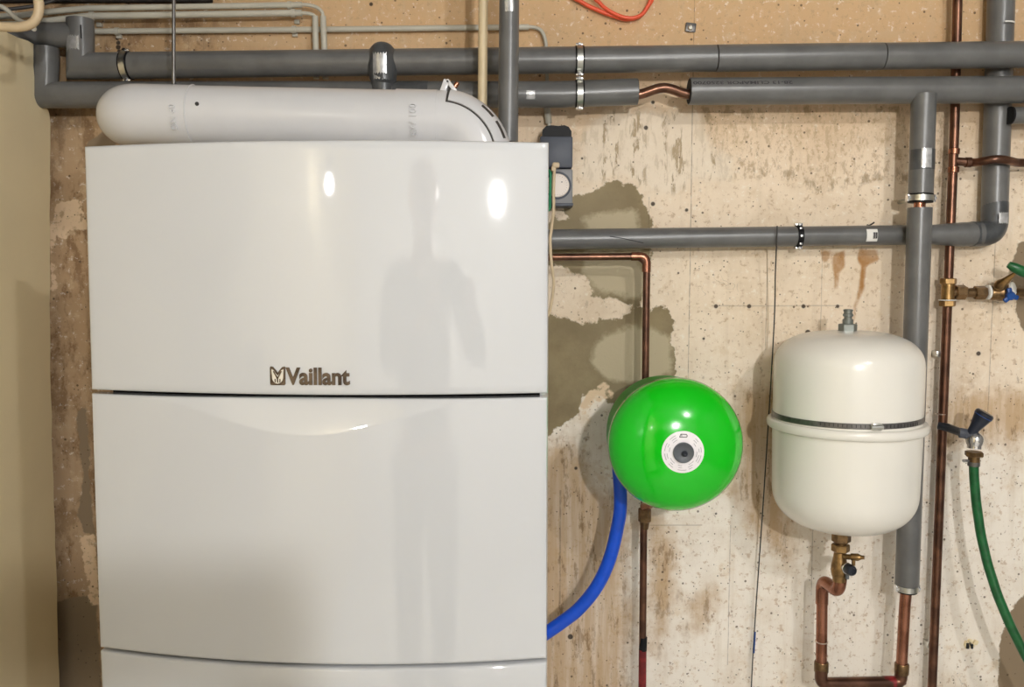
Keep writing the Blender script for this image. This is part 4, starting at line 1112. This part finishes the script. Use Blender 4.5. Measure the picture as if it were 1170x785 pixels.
# ------------------------------------------------------------------ lamps
def lamp(x, y, z, label, power):
    r = thing('pendant_lamp', label, 'lamp', (x, y, 2.65))
    MB().lathe([(.045, -.02), (.05, -.002), (.05, 0)], (x, y, 2.65), (0, 0, 1), 28).build('ceiling_rose', M['white_plastic'], r)
    MB().cyl((x, y, z + .10), (x, y, 2.635), .003, 8).build('flex', M['white_plastic'], r)
    MB().lathe([(.010, .115), (.018, .10), (.019, .045), (.015, .038)], (x, y, z), (0, 0, 1), 24).build('lamp_holder', M['black'], r)
    pr = [(0, -.032)] + [(.032 * math.sin(t), -.032 * math.cos(t)) for t in np.linspace(.3, 2.3, 9)] + [(.014, .036), (.0135, .044)]
    MB().lathe(pr, (x, y, z), (0, 0, 1), 20).build('bulb', emis('lit_bulb', (1.0, .985, .965, 1), power), r)
lamp(-.78, -2.6, 1.87, 'bare lit bulb on a cord closest to the plastered side wall', 70)
lamp(.44, -2.6, 1.82, 'bare lit bulb on a cord in the middle of the room', 1750)
lamp(1.0, -2.5, 2.46, 'bare lit bulb on a short cord by the white wall on the hose tap side', 1100)

# ------------------------------------------------------------------ the photographer, seen only as a reflection in the boiler door
def skinned(name, mat, parent, verts, edges, radii, levels=2, extra=None):
    me = bpy.data.meshes.new(name); me.from_pydata([Vector(v) for v in verts], edges, [])
    o = bpy.data.objects.new(name, me); C.objects.link(o); o.parent = parent
    md = o.modifiers.new('Skin', 'SKIN'); md.use_smooth_shade = True; md.branch_smoothing = .4
    for i, r in enumerate(radii):
        d = me.skin_vertices[0].data[i]; d.radius = r if isinstance(r, tuple) else (r, r); d.use_root = (i == 0)
    sb = o.modifiers.new('Subdivision', 'SUBSURF'); sb.levels = levels; sb.render_levels = levels
    bpy.context.view_layer.update()
    ev = o.evaluated_get(bpy.context.evaluated_depsgraph_get())
    nm = bpy.data.meshes.new_from_object(ev)
    o.modifiers.clear(); o.data = nm; nm.name = name
    if extra:
        bm = bmesh.new(); bm.from_mesh(nm); extra(bm); bm.to_mesh(nm); bm.free()
    nm.materials.clear(); nm.materials.append(mat)
    for p in nm.polygons: p.use_smooth = True
    return o
person = thing('person', 'person in a charcoal jumper standing and holding a phone in both hands', 'person', (-.10, -2.10, 0))
V, E, RR = [], [], []
def node(p, r, parent=None):
    V.append(p); RR.append(r)
    if parent is not None: E.append((parent, len(V) - 1))
    return len(V) - 1
pel = node((0, 0, 1.0), (.14, .105)); bel = node((0, .0, 1.16), (.135, .10), pel); che = node((0, 0, 1.36), (.155, .105), bel)
uch = node((0, -.01, 1.50), (.11, .08), che); nek = node((0, 0, 1.60), .055, uch); hb = node((0, .012, 1.68), .06, nek)
for sx, el, wr, pm, ends in ((1, (.30, .05, 1.27), (.235, .27, 1.405), (.222, .318, 1.440), .2075), (-1, (-.20, .10, 1.25), (.02, .27, 1.400), (.036, .318, 1.438), .0525)):
    sh = node((.17 * sx, -.01, 1.525), .058, uch)
    e_ = node(el, .042, sh); w_ = node(wr, .027, e_); p_ = node(pm, (.030, .018), w_)
    for k in range(4):
        z = 1.440 + .0175 * k; L = (.024, .030, .034, .030)[k]
        f1 = node((ends + sx * .020, .338, z), .0088, p_); f2 = node((ends + sx * .016, .362, z + .002), .0080, f1); node((ends - sx * (L - .010), .3665, z + .003), .0068, f2)
    t1 = node((ends + sx * .002, .322, 1.462), .0100, p_); node((ends - sx * .026, .3335, 1.476), .0080, t1)
for sx in (1, -1):
    hp_j = node((.09 * sx, 0, .92), .088, pel); kn = node((.10 * sx, .02, .50), .060, hp_j); an = node((.10 * sx, -.02, .09), .040, kn); node((.11 * sx, .14, .045), .034, an)
def add_head(bm):
    r = bmesh.ops.create_uvsphere(bm, u_segments=32, v_segments=24, radius=1)
    for v in r['verts']:
        x, y, z = v.co
        jaw = 1 - .28 * max(0, -z) ** 1.2
        nose = .020 * math.exp(-((x / .14) ** 2)) * math.exp(-((z + .12) / .16) ** 2) * (y > 0)
        socket = -.006 * (math.exp(-(((abs(x) - .36) / .16) ** 2)) * math.exp(-((z - .08) / .12) ** 2)) * (y > 0)
        mouth = .004 * math.exp(-((x / .3) ** 2)) * math.exp(-((z + .45) / .07) ** 2) * (y > 0)
        v.co = Vector((x * .082 * jaw, y * .098 * (1 - .1 * max(0, -z)) + nose + socket + mouth + .018, z * .118 + 1.755))
    for sx in (1, -1):
        r = bmesh.ops.create_uvsphere(bm, u_segments=12, v_segments=8, radius=1)
        for v in r['verts']: v.co = Vector((v.co.x * .008 + sx * .075, v.co.y * .017 + .008, v.co.z * .030 + 1.752))
skinned('body', M['skin'], person, V, E, RR, 2, add_head)
for sx in (1, -1):
    MB().lathe([(0, -.010), (.009, -.004), (.009, .004), (0, .010)], (sx * .028 - .10, .098 - 2.10, 1.766), (0, 1, 0), 12).build('eye', M['cap_dark'], person)
m = MB(); hv = [(0, .121)] + [(.108 * math.sin(t), .124 * math.cos(t)) for t in np.linspace(.15, 1.75, 12)]
m.lathe([(r * .82, h) for r, h in hv], (-.10, -2.10 - .002, 1.758), (0, -.35, 1), 32); m.build('hair', M['hair'], person)
V2 = [(0, 0, .98), (0, 0, 1.16), (0, 0, 1.36), (0, -.01, 1.50), (0, -.005, 1.565), (.17, -.01, 1.525), (.30, .05, 1.27), (.245, .235, 1.385), (-.17, -.01, 1.525), (-.20, .10, 1.25), (.005, .237, 1.383)]
skinned('jumper', M['person_cloth'], person, V2, [(0, 1), (1, 2), (2, 3), (3, 4), (3, 5), (5, 6), (6, 7), (3, 8), (8, 9), (9, 10)], [(.160, .125), (.155, .120), (.175, .125), (.13, .10), .075, .075, .060, .043, .075, .060, .043])
V3 = [(0, 0, 1.0), (.09, 0, .91), (.10, .02, .50), (.10, -.02, .11), (-.09, 0, .91), (-.10, .02, .50), (-.10, -.02, .11)]
skinned('trousers', M['denim'], person, V3, [(0, 1), (1, 2), (2, 3), (0, 4), (4, 5), (5, 6)], [(.155, .122), .108, .078, .062, .108, .078, .062])
for sx in (1, -1):
    skinned('shoe', M['black'], person, [(.10 * sx, -.05, .055), (.105 * sx, .05, .055), (.112 * sx, .16, .042)], [(0, 1), (1, 2)], [(.045, .05), (.046, .05), (.046, .036)])
ph = thing('smartphone', 'dark smartphone held up sideways in the hands of the person', 'phone', (.03, -1.754, 1.47))
MB().box((.03, -1.754, 1.47), (.155, .008, .074), .003).build('phone_body', M['black'], ph)
MB().box((.03, -1.7584, 1.47), (.146, .001, .066)).build('screen', M['cap_dark'], ph)
m = MB()
for dx in (0, .0): m.cyl((-.028, -1.7505, 1.488), (-.028, -1.7485, 1.488), .006, 16)
m.build('lens_ring', M['chrome'], ph)

# ------------------------------------------------------------------ camera
cd = bpy.data.cameras.new('camera'); co = bpy.data.objects.new('camera', cd); C.objects.link(co)
cd.sensor_width = 36; cd.sensor_fit = 'HORIZONTAL'; cd.lens = 36 * FPX / 1170; cd.clip_start = .02
co.location = CAM; co.rotation_euler = (PI / 2 - TH, 0, 0)
sc = bpy.context.scene; sc.camera = co
w = bpy.data.worlds.new('world'); sc.world = w; w.use_nodes = True
w.node_tree.nodes['Background'].inputs[0].default_value = (.9, .95, 1, 1); w.node_tree.nodes['Background'].inputs[1].default_value = .0
vs = sc.view_settings
vs.view_transform = 'Standard'; vs.look = 'None'; vs.gamma = 1; vs.exposure = 0.12; vs.use_curve_mapping = False
sc.cycles.max_bounces = 8; sc.cycles.diffuse_bounces = 5; sc.cycles.use_denoising = True
